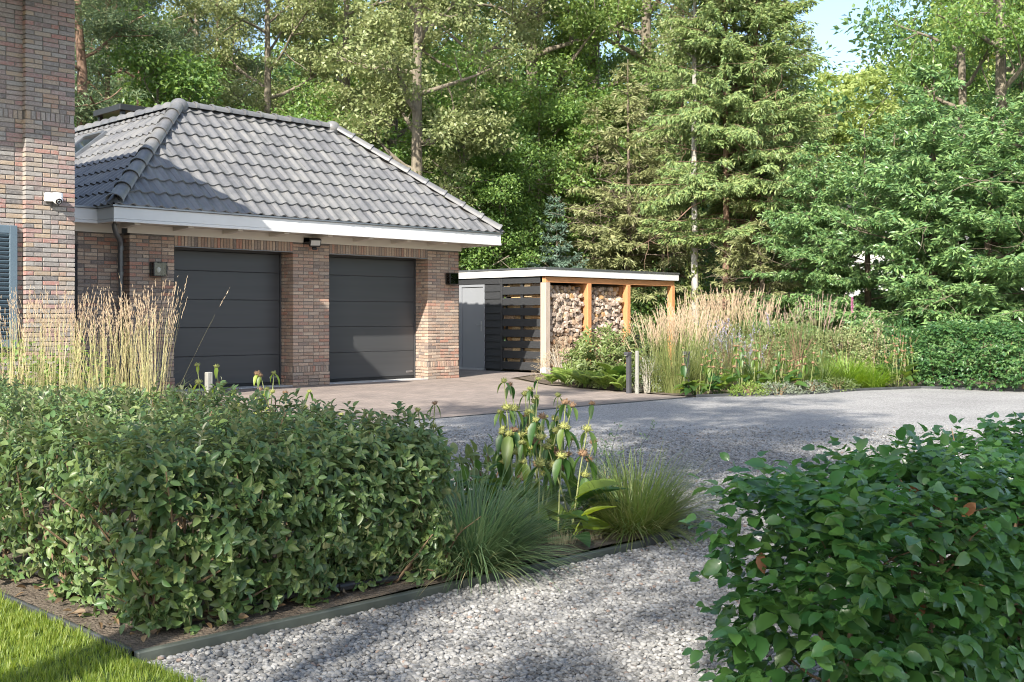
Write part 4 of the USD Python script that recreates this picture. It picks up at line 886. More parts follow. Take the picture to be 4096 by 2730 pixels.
def conifer(name, label, H, r0, RR, base=0.3, dens=1.0, leaf='spruce_needle', bark_='spruce_bark', droop=0.55, hang=0.5, nlen=0.12, dead=0, group=None, top=0.06, gap=0.0, nw=0.26, multi=1.0):
    """spruce: whorls of drooping branches with hanging side twigs and needles"""
    t = thing(name, label, 'tree', group=group)
    m = MB(); z = np.linspace(-0.1, H, 10)
    tr = np.stack([np.sin(z * 0.7) * 0.05, np.cos(z * 0.5) * 0.04 - 0.04, z], 1)
    m.tube(tr, np.maximum(r0 * (1 - np.maximum(z, 0) / H) ** 0.8, 0.012), 8)
    S, D, Ln = [], [], []
    h = base
    while h < H * 0.985:
        q = (h - base) / (H - base); br = RR * (1 - q) ** 0.75 * R.uniform(0.72, 1.1) + top
        for k in range(int(R.integers(4, 6) * multi)):
            if R.uniform() < gap * (1 - q): continue
            az = R.uniform(0, 2 * PI); d = np.array([math.cos(az), math.sin(az), 0.25 + 0.5 * q]); d /= np.linalg.norm(d)
            L = br * R.uniform(.7, 1.12); nseg = 6; pts = [np.array([tr[0, 0] * 0, 0, h])]
            for s in range(nseg):
                d = unit(d + np.array([0, 0, -droop * (0.42 if s < 4 else -0.35) * (1 - 0.5 * q)]) * 0.6 + R.normal(size=3) * 0.05); pts.append(pts[-1] + d * L / nseg)
            pts = np.array(pts); m.tube(pts, np.linspace(max(0.008, r0 * 0.16 * (1 - q)), 0.004, nseg + 1), 4)
            nb = max(4, int(L / 0.085 * dens)); tt = R.uniform(0.10, 1.0, nb) ** 0.8
            p = np.stack([np.interp(tt * nseg, np.arange(nseg + 1), pts[:, c]) for c in range(3)], 1)
            fw = unit(np.stack([np.interp(np.minimum(tt * nseg + .5, nseg), np.arange(nseg + 1), pts[:, c]) for c in range(3)], 1) - p + 1e-6)
            sd = np.cross(fw, [0, 0, 1.0]) * np.where(R.uniform(size=nb) < .5, 1, -1)[:, None]
            S.append(p); D.append(unit(fw * 0.55 + sd * 0.75 + np.array([0, 0, -hang]) + R.normal(size=(nb, 3)) * 0.15)); Ln.append((0.16 + 0.30 * (1 - tt) * min(1, L / 2)) * R.uniform(.6, 1.2, nb) * (0.6 + 0.4 * min(1, L)))
        h += 0.26 + 0.16 * R.uniform()
    for k in range(dead):
        az = R.uniform(0, 2 * PI); hh = R.uniform(0.25, 0.8) * H; L = RR * R.uniform(.8, 1.35) * (1 - 0.5 * hh / H)
        pts, rd = limb((0, 0, hh), (math.cos(az), math.sin(az), 0.15), L, 6, 0.02, 0.005, up=-0.03, wob=0.16); m.tube(pts, rd, 4)
        for j in range(6):
            q = R.integers(2, 6); sp, sr = limb(pts[q], unit(pts[q] - pts[q - 1] + R.normal(size=3) * 0.8), L * .3, 4, 0.008, 0.003, wob=.25); m.tube(sp, sr, 3)
    obj('trunk', m.get(), bark_, t, smooth=True)
    S, D, Ln = np.concatenate(S), np.concatenate(D), np.concatenate(Ln)
    k = np.maximum(3, (Ln / 0.036).astype(int)); ii = np.repeat(np.arange(len(S)), k); N_ = len(ii)
    u = R.uniform(0, 1, N_); pos = S[ii] + D[ii] * (Ln[ii] * u)[:, None] + np.array([0, 0, -0.04]) * (u ** 2)[:, None]
    ax = unit(D[ii] * 0.9 + R.normal(size=(N_, 3)) * 0.42); L = nlen * R.uniform(.6, 1.2, N_)
    obj('crown', leaves(pos, ax, rdir(N_, 0.8), L, L * nw, 'd'), leaf, t)
    return t

def yew(name, label, H, RR, sprays=1500, per=22, leaf='yew_needle', seed_gap=0.25, base=0.35, nlen=0.12, group=None, cat='tree', stems=4):
    """dense feathery evergreen: flat arching sprays over an uneven cone, with darker hollows"""
    t = thing(name, label, cat, group=group)
    m = MB()
    for k in range(stems):
        a = k * 2.1; pts, rd = limb((0.18 * math.cos(a), 0.18 * math.sin(a), -0.1), (0.22 * math.cos(a), 0.22 * math.sin(a), 1), H * R.uniform(.75, .95), 8, 0.085, 0.012, up=0.1, wob=0.07); m.tube(pts, rd, 6)
        for j in range(14):
            q = R.integers(1, 8); az = R.uniform(0, 6.28); sp, sr = limb(pts[q], (math.cos(az), math.sin(az), 0.35), RR * R.uniform(.4, .85) * (1.1 - q / 9), 5, 0.022, 0.006, up=-0.05); m.tube(sp, sr, 4)
    obj('trunk', m.get(), 'spruce_bark', t, smooth=True)
    az = R.uniform(0, 2 * PI, sprays); h = base + (H - base) * R.uniform(0, 1, sprays) ** 1.12; q = (h - base) / (H - base)
    lump = meshkit.fbm(np.stack([np.cos(az) * 2.4, np.sin(az) * 2.4, h * 1.25], 1) + R.uniform(0, 50), 3, 5)
    prof = RR * (1 - q ** 1.7) ** 0.75 * (0.22 + 1.45 * lump) * (0.85 + 0.25 * np.minimum(1, q * 4))
    keep = lump > seed_gap; az, h, prof, lump = az[keep], h[keep], prof[keep], lump[keep]; n = len(az)
    out = np.stack([np.cos(az), np.sin(az), 0 * az], 1); rad = prof * R.uniform(0.62, 1.03, n)
    P = out * rad[:, None]; P[:, 2] = h
    d = unit(out + R.normal(size=(n, 3)) * 0.38 + np.stack([0 * az, 0 * az, R.uniform(-0.25, 0.45, n)], 1))
    sl = R.uniform(0.28, 0.62, n) * (0.7 + 0.3 * RR / 2)
    ii = np.repeat(np.arange(n), per); N_ = len(ii); u = R.uniform(0.05, 1, N_); sgn = np.where(R.uniform(size=N_) < .5, 1, -1)
    side = unit(np.cross(d, [0, 0, 1.0])); arch = np.array([0, 0, 1.0])
    pos = P[ii] + d[ii] * (sl[ii] * u)[:, None] - arch * (sl[ii] * 0.42 * u ** 2)[:, None]
    ax = unit(d[ii] * 0.75 + side[ii] * (sgn * 0.85)[:, None] - arch * (0.12 + 0.45 * u)[:, None] + R.normal(size=(N_, 3)) * 0.16)
    L = nlen * R.uniform(.6, 1.2, N_) * (1.25 - 0.55 * u)
    obj('crown', leaves(pos, ax, unit(rdir(N_) * 0.35 + arch), L, L * 0.34, 'd'), leaf, t)
    return t

def move(t, loc, rz=0.0, sc=1.0):
    x = t.GetPrim() if hasattr(t, 'GetPrim') else t
    x.GetAttribute('xformOp:translate').Set(Gf.Vec3d(*map(float, loc))); x.GetAttribute('xformOp:rotateZ').Set(float(math.degrees(rz)))
    s = (sc, sc, sc) if np.ndim(sc) == 0 else sc
    x.GetAttribute('xformOp:scale').Set(Gf.Vec3f(*map(float, s))); return x
def bush(name, label, cat, rx, ry, h, n, L, W, kind, leaf, loc=(0, 0, 0), up=0.5, lump=0.5, stems=9, base=0.06, group=None, stem_mat='shrub_stem', inner=0.55, flower=None, rz=0.0, per=1, sl=0.15):
    """leafy shrub or herb: leaves on short shoots over an uneven dome, with stems inside"""
    t = thing(name, label, cat, loc, rz, group)
    m = MB()
    for k in range(stems):
        az = R.uniform(0, 6.28); q = R.uniform(.2, .85)
        pts = np.array([(0.12 * rx * math.cos(az), 0.12 * ry * math.sin(az), -0.04), (0.4 * q * rx * math.cos(az), 0.4 * q * ry * math.sin(az), h * 0.45), (q * rx * math.cos(az), q * ry * math.sin(az), h * (0.95 - 0.45 * q * q))])
        m.tube(pts, [0.012 + 0.006 * h, 0.008, 0.004], 4)
    obj('stems', m.get(), stem_mat, t)
    d = rdir(n); d[:, 2] = np.abs(d[:, 2]); sd = R.uniform(0, 90)
    lp = 1 - lump + 2 * lump * meshkit.fbm(d * 2.3 + sd, 3, 3)
    r = lp * R.uniform(inner, 1.03, n) ** 0.6
    P = d * r[:, None] * [rx, ry, h * (1 - base)] + [0, 0, base * h]
    if per > 1:
        g = unit(d * [1, 1, 0.6] + np.array([0, 0, up]) + R.normal(size=(n, 3)) * 0.3)
        ii = np.repeat(np.arange(n), per); N_ = len(ii); u = np.tile(np.arange(per) / per, n); a = np.tile(np.arange(per) * 2.4, n) + R.uniform(0, 6.28, n)[ii]
        e1 = unit(np.cross(g, [0.3, 0.2, 1.0])); e2 = np.cross(g, e1)
        rad = e1[ii] * np.cos(a)[:, None] + e2[ii] * np.sin(a)[:, None]
        pos = P[ii] + g[ii] * (sl * u)[:, None]; ax = unit(rad + g[ii] * (0.35 + 0.5 * u)[:, None]); nm = unit(g[ii] - rad * 0.4 + R.normal(size=(N_, 3)) * 0.15)
    else:
        N_ = n; pos = P; ax = unit(d * [1, 1, .5] + R.normal(size=(n, 3)) * 0.6 + [0, 0, up * 0.3]); nm = unit(d * 0.5 + np.array([0, 0, up + .3]) + R.normal(size=(n, 3)) * 0.35)
    s = R.uniform(.65, 1.25, N_)
    obj('foliage', leaves(pos, ax, nm, L * s, W * s, kind), leaf, t)
    if flower:
        fm, cnt, fl = flower; k = R.choice(n, cnt); p = P[k] * [1, 1, 1.0] + d[k] * 0.05
        az = R.uniform(0, 6.28, cnt); v, f, tip, td = blades(p, az, R.uniform(0, .5, cnt), 0.2, fl, 0.004, 3, True)
        q = np.repeat(np.arange(cnt), 10); pos = p[q] + (tip - p)[q] * R.uniform(.35, 1, len(q))[:, None]
        obj('flowers', join((v, f), leaves(pos, rdir(len(q), .4), rdir(len(q), .5), 0.028, 0.02)), fm, t)
    return t

def pinst(name, protos, pos, quat, scale, idx, **kw):
    pi = UsdGeom.PointInstancer.Define(stage, numbered('/World', name)); tg = []
    for i, (nm, me, mt) in enumerate(protos):
        p = usdkit.mesh(stage, f'{pi.GetPath()}/{nm}_{i:03d}' if i else f'{pi.GetPath()}/{nm}', me, M[mt], smooth=kw.get('smooth', False)); per_piece(p, mt); tg.append(p.GetPath())
    pi.CreatePrototypesRel().SetTargets(tg)
    pi.CreatePositionsAttr(Vt.Vec3fArray.FromNumpy(np.asarray(pos, np.float32)))
    q = np.asarray(quat, np.float32)                                  # x, y, z, w
    pi.CreateOrientationsAttr(Vt.QuathArray([Gf.Quath(float(a[3]), float(a[0]), float(a[1]), float(a[2])) for a in q]))
    pi.CreateScalesAttr(Vt.Vec3fArray.FromNumpy(np.asarray(scale, np.float32)))
    pi.CreateProtoIndicesAttr(Vt.IntArray.FromNumpy(np.asarray(idx, np.int32)))
    return keys(pi, kw.get('label'), kw.get('category'), None, kw.get('kind'))
def rquat(n, tilt=None):
    if tilt is None: q = R.normal(size=(n, 4))
    else:
        a = R.uniform(0, 2 * PI, n) / 2; b = tilt * R.normal(size=n) / 2; c = R.uniform(0, 2 * PI, n)
        q = np.stack([np.sin(b) * np.cos(c), np.sin(b) * np.sin(c), np.sin(a) * np.cos(b), np.cos(a) * np.cos(b)], 1)
    return unit(q)
A = lambda xv: (xv - 1176.5) / 2627.0        # side slope of a line of sight counted across the frame

# ------------------------------------------------------------------ the wood behind
T = {}
T['pale'] = broadleaf('oak_tree', 'tall sunlit oak whose pale straight trunk rises just right of the garage roof slope', 16, 0.20, 4.6, 3.6, leaf='pale_oak_leaf', clusters=300, per=110, size=0.125, nl=18)
move(T['pale'], spot(A(957), 31), 0.3)
T['green'] = broadleaf('oak_tree', 'dark oak with a thick bending trunk above the left end of the shed roof', 18, 0.34, 5.0, 4.6, leaf='oak_leaf', clusters=330, per=115, size=0.13, nl=18, lean=(0.03, -0.02))
move(T['green'], spot(A(1195), 39), 1.2, 1.05)
T['maple'] = broadleaf('maple_tree', 'young bright green maple behind the left end of the garage ridge', 9, 0.10, 1.6, 2.6, leaf='green_leaf', clusters=210, per=100, size=0.13, nl=15, low=0.1)
move(T['maple'], spot(A(370), 30.5), 0.0)
T['pine'] = broadleaf('pine_tree', 'slim dark pine left of the young bright green maple', 15, 0.13, 5.5, 2.3, leaf='pine_needle', bark_='pine_bark', clusters=260, per=150, size=0.12, nl=14, kind='d', clump=0.5, wr=0.35)
move(T['pine'], spot(A(247), 34), 0.5)
T['high'] = broadleaf('oak_tree', 'tall backlit oak with two dark stems at the upper right', 17, 0.20, 6.6, 4.2, leaf='green_leaf', clusters=260, per=95, size=0.12, nl=16, low=0.3)
move(T['high'], spot(A(2205), 30), 2.0, (0.72, 0.72, 1.0))
for k, lab, xv, d, rz, sc in (
    ('pale', 'olive sunlit oak crown directly above the middle of the garage ridge', 610, 36, 1.9, 0.95), ('pale', 'pale sunlit oak crown above the right end of the garage ridge', 800, 40, 3.7, 1.1),
    ('pale', 'pale lit oak between the straight pale trunk and the dark bending trunk', 1085, 37, 5.0, 1.05), ('pale', 'hazy olive oak high above the left end of the garage ridge', 450, 44, 2.6, 1.15),
    ('green', 'dark forked oak above the middle of the shed roof', 1388, 42, 3.3, 1.1), ('green', 'dark leaning oak left of the tall drooping spruce', 1490, 40, 5.2, (0.95, 0.95, 1.05)),
    ('green', 'deep green oak in shade behind the right hip of the garage roof', 880, 46, 0.4, 1.05), ('green', 'broad dark oak deep in the wood behind the young maple', 300, 50, 4.4, 1.0),
    ('maple', 'green maple under the oaks right of the garage hip', 1060, 33, 2.2, 0.95), ('maple', 'small green maple in shade above the shed door', 1150, 33, 4.1, 0.72), ('maple', 'bright maple low between the dark trunks behind the shed', 1330, 35.5, 0.9, 0.85), ('maple', 'green maple behind the far end of the garage ridge', 730, 33, 5.5, 0.85),
    ('maple', 'green maple directly behind the left corner of the shed roof', 1235, 36, 1.4, 0.95), ('pale', 'low pale oak lit by the sun above the middle of the shed', 1375, 37.5, 2.2, (0.75, 0.75, 0.55)), ('maple', 'dense maple between the blue grey and the dull spruce', 1340, 38, 5.0, 1.05), ('maple', 'dark maple behind the log store and the dull spruces', 1470, 38, 3.1, 1.0),
    ('pine', 'reddish pine stem squeezed against the edge of the brick house', 193, 29, 2.4, (1.5, 1.5, 1.0)), ('pine', 'slim pine right of the dark pine, behind the roof chimney', 318, 37, 4.0, 1.05), ('pine', 'thin pine far back between maple and oak', 505, 42, 1.0, 1.1),
    ('high', 'backlit oak with overhanging twigs at the top right corner', 2300, 27.5, 4.2, (0.9, 0.9, 1.0)), ('high', 'green oak behind the yews at the right edge', 2400, 33, 0.6, 0.95), ('maple', 'green maple far back right of the drooping spruces', 1800, 36, 3.0, 0.95)):
    dup(T[k].GetPrim(), lab, spot(A(xv), d), rz, None, sc)
T['gold'] = broadleaf('golden_tree', 'distant golden green tree left under the blue sky gap', 12.6, 0.2, 2.5, 3.6, leaf='gold_leaf', clusters=200, per=90, size=0.2, nl=14, low=0.1)
move(T['gold'], spot(A(1915), 52), 0.0)
dup(T['gold'].GetPrim(), 'distant golden tree right under the blue sky gap', spot(A(2070), 56), 2.0, None, 0.98); dup(T['gold'].GetPrim(), 'sunlit yellow green tree far back at the right edge', spot(A(2330), 46), 4.0, None, 1.25)
T['spruce'] = conifer('spruce_tree', 'tall drooping spruce, its reddish stem the left of the pair above the plumed grass', 17, 0.10, 2.5, base=4.2, dens=2.6, gap=0.0, nlen=0.145, nw=0.32, hang=0.75, multi=1.25, bark_='pine_bark', dead=8)
move(T['spruce'], spot(A(1664), 29.4), 0.0)
dup(T['spruce'].GetPrim(), 'tall drooping spruce, its stem the right of the pair above the plumed grass', spot(A(1686), 30.2), 2.2, None, (1.1, 1.1, 1.05)); dup(T['spruce'].GetPrim(), 'tall drooping spruce right of the twin stems, before the sky gap', spot(A(1738), 29.5), 3.9, None, (1.15, 1.15, 0.82))
dup(T['spruce'].GetPrim(), 'second tall spruce standing behind the drooping one', spot(A(1800), 34), 2.0, None, (0.9, 0.9, 0.75))
dup(T['spruce'].GetPrim(), 'dark spruce deep between oak trunks and drooping spruce', spot(A(1570), 37), 4.0, None, (0.9, 0.9, 0.9))
T['dull'] = conifer('spruce_tree', 'dull olive spruce with bare dead twigs behind the log store', 7.6, 0.09, 2.3, base=0.4, dens=2.6, leaf='dull_needle', gap=0.0, dead=22, hang=0.35, nlen=0.17)
move(T['dull'], spot(A(1440), 33.6), 0.0, 1.16)
dup(T['dull'].GetPrim(), 'smaller dull spruce between dead twigs and birch trunk', spot(A(1530), 33.6), 2.5, None, (1.1, 1.1, 0.95)); dup(T['dull'].GetPrim(), 'dull spruce right beside the blue grey one', spot(A(1365), 34.5), 1.1, None, (1.1, 1.1, 1.0)); dup(T['dull'].GetPrim(), 'dull spruce right of the twin pine stems above the plumed grass', spot(A(1750), 29.0), 4.6, None, (0.9, 0.9, 0.85))
T['blue'] = conifer('spruce_tree', 'small blue grey spruce above the left corner of the shed roof', 5.4, 0.06, 1.5, base=0.3, dens=3.0, leaf='blue_needle', droop=0.35, hang=0.25, nlen=0.15, nw=.34, multi=1.5)
move(T['blue'], spot(A(1276), 33.2), 0.0, 0.88)
# birch with ivy, twin pine stems
bt = broadleaf('birch_tree', 'ivy clad birch with a flaking white trunk behind the end of the shed', 13, 0.105, 7.5, 1.8, leaf='pale_oak_leaf', bark_='birch_bark', clusters=90, per=80, size=0.09, nl=10, lean=(0.004, 0.012))
move(bt, spot(A(1596), 29.8), 0.0)
n = 900; h = R.uniform(0.0, 1, n) ** 1.3 * 4.4; az = R.uniform(0, 6.28, n); cl = meshkit.fbm(np.stack([np.cos(az), np.sin(az), h * 2.5], 1) * 1.3, 3, 2); keep = cl > 0.33 + 0.05 * h; h, az = h[keep], az[keep]; n = len(h)
o = np.stack([np.cos(az), np.sin(az), 0 * az], 1); p = o * (0.13 + 0.10 * R.uniform(0, 1, n) * (1.2 - h / 4.4))[:, None] + np.stack([0.004 * h, 0.012 * h, h], 1)
obj('ivy', leaves(p, unit(rdir(n) * .5 + o * .4 - [0, 0, .5]), o + rdir(n) * .3, 0.085, 0.075, 'l'), 'ivy_leaf', bt)
# yews on the right
T['yew'] = conifer('yew_tree', 'broad dark yew right behind the far end of the beech hedge', 6.6, 0.12, 2.7, base=0.25, dens=2.6, leaf='yew_needle', droop=0.42, hang=0.28, nlen=0.15, nw=0.36, top=0.25, dead=4, multi=1.5)
move(T['yew'], spot(A(2140), 24.5), 0.0)
for lab, xv, d, rz, sc in (('dark yew behind the right half of the beech hedge', 2275, 23.6, 2.0, (1.05, 1.05, .84)), ('tall dark yew at the right edge of the frame', 2400, 22.8, 4.1, (1.05, 1.05, .88)), ('dark yew left of the broad one, behind the pale border shrubs', 1990, 26.5, 5.3, 0.85),
    ('smaller yew right of the drooping spruce', 1870, 27.5, 0.9, 0.82), ('background yew under the golden trees', 2060, 31, 3.3, 0.95), ('dark yew filling the gap above the hedge', 2205, 25.5, 5.9, 0.9), ('background yew at the right behind the hedge', 2340, 28, 1.4, 1.15)):
    dup(T['yew'].GetPrim(), lab, spot(A(xv), d), rz, None, sc)
# undergrowth
U0 = bush('forest_shrub', 'dark leafy shrub under the trees behind the shed door', 'shrub', 1.7, 1.7, 2.4, 2600, 0.13, 0.075, 'd', 'dark_leaf', spot(A(1120), 33), per=1)
U1 = bush('forest_shrub', 'green leafy shrub behind the middle of the log store', 'shrub', 1.6, 1.6, 2.6, 2600, 0.12, 0.07, 'd', 'green_leaf', spot(A(1370), 36), per=1)
for k, lab, xv, d, sc in ((U0, 'dark shrub left of the blue spruce', 1210, 35, 1.2), (U1, 'green shrub seen through the open bay of the shed', 1485, 33.5, 0.9), (U0, 'dark shrub right behind the open bay of the shed', 1530, 33, 0.95), (U1, 'green shrub behind the birch trunk', 1615, 32.5, 0.95), (U0, 'dark shrub behind the twin pine stems', 1690, 32.5, 1.1),
    (U0, 'dark shrub behind the pale plumes', 1780, 29.5, 0.95), (U1, 'green shrub between yews and pale plumes', 1850, 29, 0.9), (U0, 'dark shrub far back above the shed door', 1180, 38, 1.6), (U0, 'dark shrub far back behind the log store', 1350, 40, 1.7), (U1, 'green shrub behind the garage hip', 1040, 40, 1.7), (U0, 'dark shrub far behind the drooping spruce', 1650, 40, 1.7), (U1, 'green shrub low behind the roof chimney', 300, 41, 1.9)):
    dup(k.GetPrim(), lab, spot(A(xv), d), R.uniform(0, 6), None, sc)
# far wood: one mass
wp = []
for s in range(2):
    m = MB(); m.tube(np.array([(0, 0, -.2), (0.1, 0, 5), (0, 0.2, 13)]), [0.28, 0.2, 0.05], 6)
    C = np.stack([R.normal(size=70) * 2.4, R.normal(size=70) * 2.4, R.uniform(1.5, 15, 70)], 1); ci = np.repeat(np.arange(70), 75); N_ = len(ci); off = rdir(N_) * R.uniform(.2, 1, N_)[:, None] * [1.35, 1.35, .75]
    m.add(*leaves(C[ci] + off, unit(off + rdir(N_) * .6), unit(off + [0, 0, .8]), 0.30, 0.19)); wp.append(('far_tree', m.get(), 'oak_leaf' if s else 'dark_leaf'))
P_, S_ = [], []
while len(P_) < 150:
    a, d = R.uniform(-0.44, 0.66), R.uniform(48, 95)
    if -0.392 < a < -0.34 and d < 80: continue
    hmax = 16.5 * R.uniform(.8, 1.15)
    if 0.245 < a < 0.335: hmax = min(hmax, 1.25 + 0.165 * d)
    if 0.005 < a < 0.06: hmax = min(hmax, 1.25 + 0.185 * d)
    P_.append(spot(a, d)); S_.append(hmax / 15.5)
pinst('distant_woodland', wp, P_, rquat(len(P_), 0.0), np.array(S_)[:, None] * np.ones(3), R.integers(0, 2, len(P_)), kind='stuff', label='shaded mass of trees far behind the garden trees', category='woodland')
# white house glimpsed through the trees
wh = thing('white_house', 'white walled house glimpsed through the gaps under the yews', 'house', spot(A(2200), 42), math.radians(20))
obj('wall', MB().box(-7, 7, -4, 4, 0, 4.6).get(), 'white_paint', wh)
obj('roof', trimesh.convex.convex_hull([(-7.4, -4.4, 4.6), (7.4, -4.4, 4.6), (-7.4, 4.4, 4.6), (7.4, 4.4, 4.6), (-5, 0, 7), (5, 0, 7)]), 'under_roof', wh)
for x in (-4.5, -0.6, 3.4): obj('window', MB().box(x, x + 1.3, -4.02, -4.0, 1.0, 2.4).get(), 'lens_black', wh)
# trees behind the viewing spot that throw the dappled shade
T['shade'] = broadleaf('oak_tree', 'thin crowned oak left behind the viewing spot', 14, 0.16, 5.4, 3.3, leaf='green_leaf', clusters=190, per=85, size=0.12, nl=13, low=0.3)
move(T['shade'], (-5.3, -2.9, 0), 0.7, (0.8, 0.8, 1.0))
for lab, loc, rz, sc in (('thin crowned oak close beside the viewing spot', (-1.7, 2.5, 0), 3.0, 0.95), ('thin crowned oak on the lawn left of the viewing spot', (-1.7, 4.7, 0), 1.9, 0.98)): dup(T['shade'].GetPrim(), lab, loc, rz, None, sc)
dup(T['shade'].GetPrim(), 'thin crowned oak between lawn and gate behind the viewing spot', (-4.9, 0.1, 0), 4.4, None, (0.52, 0.52, 0.95))

# ------------------------------------------------------------------ hedges
def shoots(P, D, sl, per, L, W, kind, spread=0.85, flat=False):
    """leaf positions along short shoots that start at P and grow towards D"""
    n = len(P); ii = np.repeat(np.arange(n), per); N_ = len(ii); u = np.tile((np.arange(per) + 0.3) / per, n)
    e1 = unit(np.cross(D, [0.31, 0.17, 1.0])); e2 = np.cross(D, e1)
    if flat:
        up = np.array([0, 0, 1.0]); s = unit(np.cross(D, up)); a = np.where(np.tile(np.arange(per) % 2, n) > 0, 1.0, -1.0)
        rad = s[ii] * a[:, None]; nm = unit(up + R.normal(size=(N_, 3)) * 0.42 + D[ii] * 0.15); ax = unit(rad * 0.8 + D[ii] * 0.75 + R.normal(size=(N_, 3)) * 0.25 - up * 0.22)
    else:
        a = np.tile(np.arange(per) * 2.4, n) + R.uniform(0, 6.28, n)[ii]; rad = e1[ii] * np.cos(a)[:, None] + e2[ii] * np.sin(a)[:, None]
        ax = unit(rad * spread + D[ii] * (0.25 + 0.6 * u)[:, None] + R.normal(size=(N_, 3)) * 0.15); nm = unit(D[ii] - rad * 0.35 + R.normal(size=(N_, 3)) * 0.22 + [0, 0, 0.3])
    pos = P[ii] + D[ii] * (np.broadcast_to(sl, (n,))[ii] * u)[:, None]
    s = R.uniform(.6, 1.2, N_) * (1.05 - 0.35 * u)
    return pos, ax, nm, L * s, W * s
def leaf_parts(parent, q, kind, one, field, limit=300, smooth=True):
    """the leaves that show largest become parts of their own, the rest one part"""
    pos, ax, nm, L, W = q; d = np.linalg.norm(pos - [0, 0, EYE], axis=1); rel = (pos @ RT) / (pos @ FW); inside = (np.abs(rel) < 0.45) & (pos @ FW > 0.5)
    o = np.argsort(np.where(inside, d, 1e3)); first = o[:limit]; rest = o[limit:]
    for i in first:
        s = slice(i, i + 1); obj('leaf', leaves(pos[s], ax[s], nm[s], L[s], W[s], kind), one, parent, smooth=smooth)
    obj('foliage', leaves(pos[rest], ax[rest], nm[rest], L[rest], W[rest], kind), field, parent, smooth=smooth, kind='stuff')

# the big elaeagnus hedge on the left
hd = thing('leafy_hedge', 'big clipped evergreen hedge with oval grey green leaves in the left foreground', 'hedge')
X0, X1, Y0, Y1, ZT = 2.12, 3.60, 4.08, 9.6, 0.67
def box_points(n, face_w, inset):
    out, nor = [], []
    for w, (nx, ny, nz) in zip(face_w, ((0, -1, 0), (-1, 0, 0), (1, 0, 0), (0, 0, 1), (0, 1, 0))):
        k = int(n * w); p = np.stack([R.uniform(X0, X1, k), R.uniform(Y0, Y1, k), 0.05 + (ZT - 0.05) * R.uniform(0, 1, k) ** 0.95], 1); nn = np.tile(np.array([nx, ny, nz], float), (k, 1))
        if nx: p[:, 0] = X0 if nx < 0 else X1
        if ny: p[:, 1] = Y0 if ny < 0 else Y1
        if nz: p[:, 2] = ZT
        out.append(p - nn * (R.uniform(0, 1, k) ** 1.5 * inset)[:, None]); nor.append(nn)
    p, nn = np.concatenate(out), np.concatenate(nor)
    b = meshkit.fbm(p * [1.6, 1.6, 2.0], 3, 9) - 0.45
    p = p + nn * (b * 0.30)[:, None]; p[:, 2] = np.maximum(p[:, 2], 0.06)
    return p, nn
p, nn = box_points(4500, (0.19, 0.25, 0.14, 0.42, 0.0), 0.24)
near = p[:, 1] < 6.3
D = unit(nn * np.array([0.75, 0.75, 0.9]) + np.array([0, 0, 0.45]) + R.normal(size=p.shape) * 0.38)
low = p[:, 2] < 0.4; D[low] = unit(D[low] - [0, 0, 0.5])
leaf_parts(hd, tuple(np.concatenate(z) for z in zip(shoots(p[near], D[near], 0.11, 9, 0.060, 0.031, 'e'))), 'e', 'hedge_leaf_one', 'hedge_leaf')
q = shoots(p[~near], D[~near], 0.11, 9, 0.060, 0.031, 'o'); obj('far_foliage', leaves(*q[:3], q[3], q[4], 'o'), 'hedge_leaf', hd, kind='stuff')
# young pale shoots and stems
k = R.choice(np.nonzero(nn[:, 2] > .5)[0], 150); q = shoots(p[k] + [0, 0, .03], unit(rdir(150, 2.2)), 0.12, 7, 0.05, 0.016, 'o', spread=0.45); obj('young_shoots', leaves(*q[:3], q[3], q[4], 'o'), 'young_leaf', hd, smooth=True, kind='stuff')
m = MB()
for i in range(190):
    j = R.integers(0, len(p)); e = p[j]; b = np.array([np.clip(e[0] + R.normal() * .25, X0 + .15, X1 - .15), np.clip(e[1] + R.normal() * .3, Y0 + .12, Y1), 0.02])
    m.tube(np.array([b, b * .5 + e * .5 + R.normal(size=3) * .05, e + (D[j] * 0.12)]), [0.009, 0.007, 0.003], 4)
obj('twigs', m.get(), 'shrub_stem', hd, kind='stuff')
for (x, y, r) in ((2.14, 4.95, 0.022), (2.17, 4.14, 0.011), (2.32, 4.2, 0.010), (2.3, 4.62, 0.013), (2.75, 4.25, 0.010), (3.05, 4.22, 0.009), (3.42, 4.14, 0.012), (3.62, 4.06, 0.014), (2.2, 5.6, 0.014)):
    m = MB(); pts, rd = limb((x, y, -0.03), (R.normal() * .15, R.normal() * .15, 1), 0.13, 4, r * 1.3, r, wob=.1); m.tube(pts, rd, 8)
    for j in range(5):
        s, sr = limb(pts[-1], unit([R.normal() * .45 + .3, R.normal() * .45 + .3, 1]), 0.34, 6, r * .42, r * .12, wob=.16); m.tube(s, sr, 6)
    obj('trunk', m.get(), 'shrub_stem', hd, smooth=True)
n = 420; pp = np.stack([R.uniform(2.02, 3.7, n), R.uniform(4.0, 5.6, n), R.uniform(0.045, 0.06, n)], 1)
obj('leaf_litter', leaves(pp, rdir(n, 0, .15), rdir(n, 1.4), R.uniform(.03, .06, n), R.uniform(.02, .03, n), 'l'), 'litter_leaf', kind='stuff', label='brown fallen leaves on the soil under the big leafy hedge', category='leaf litter')

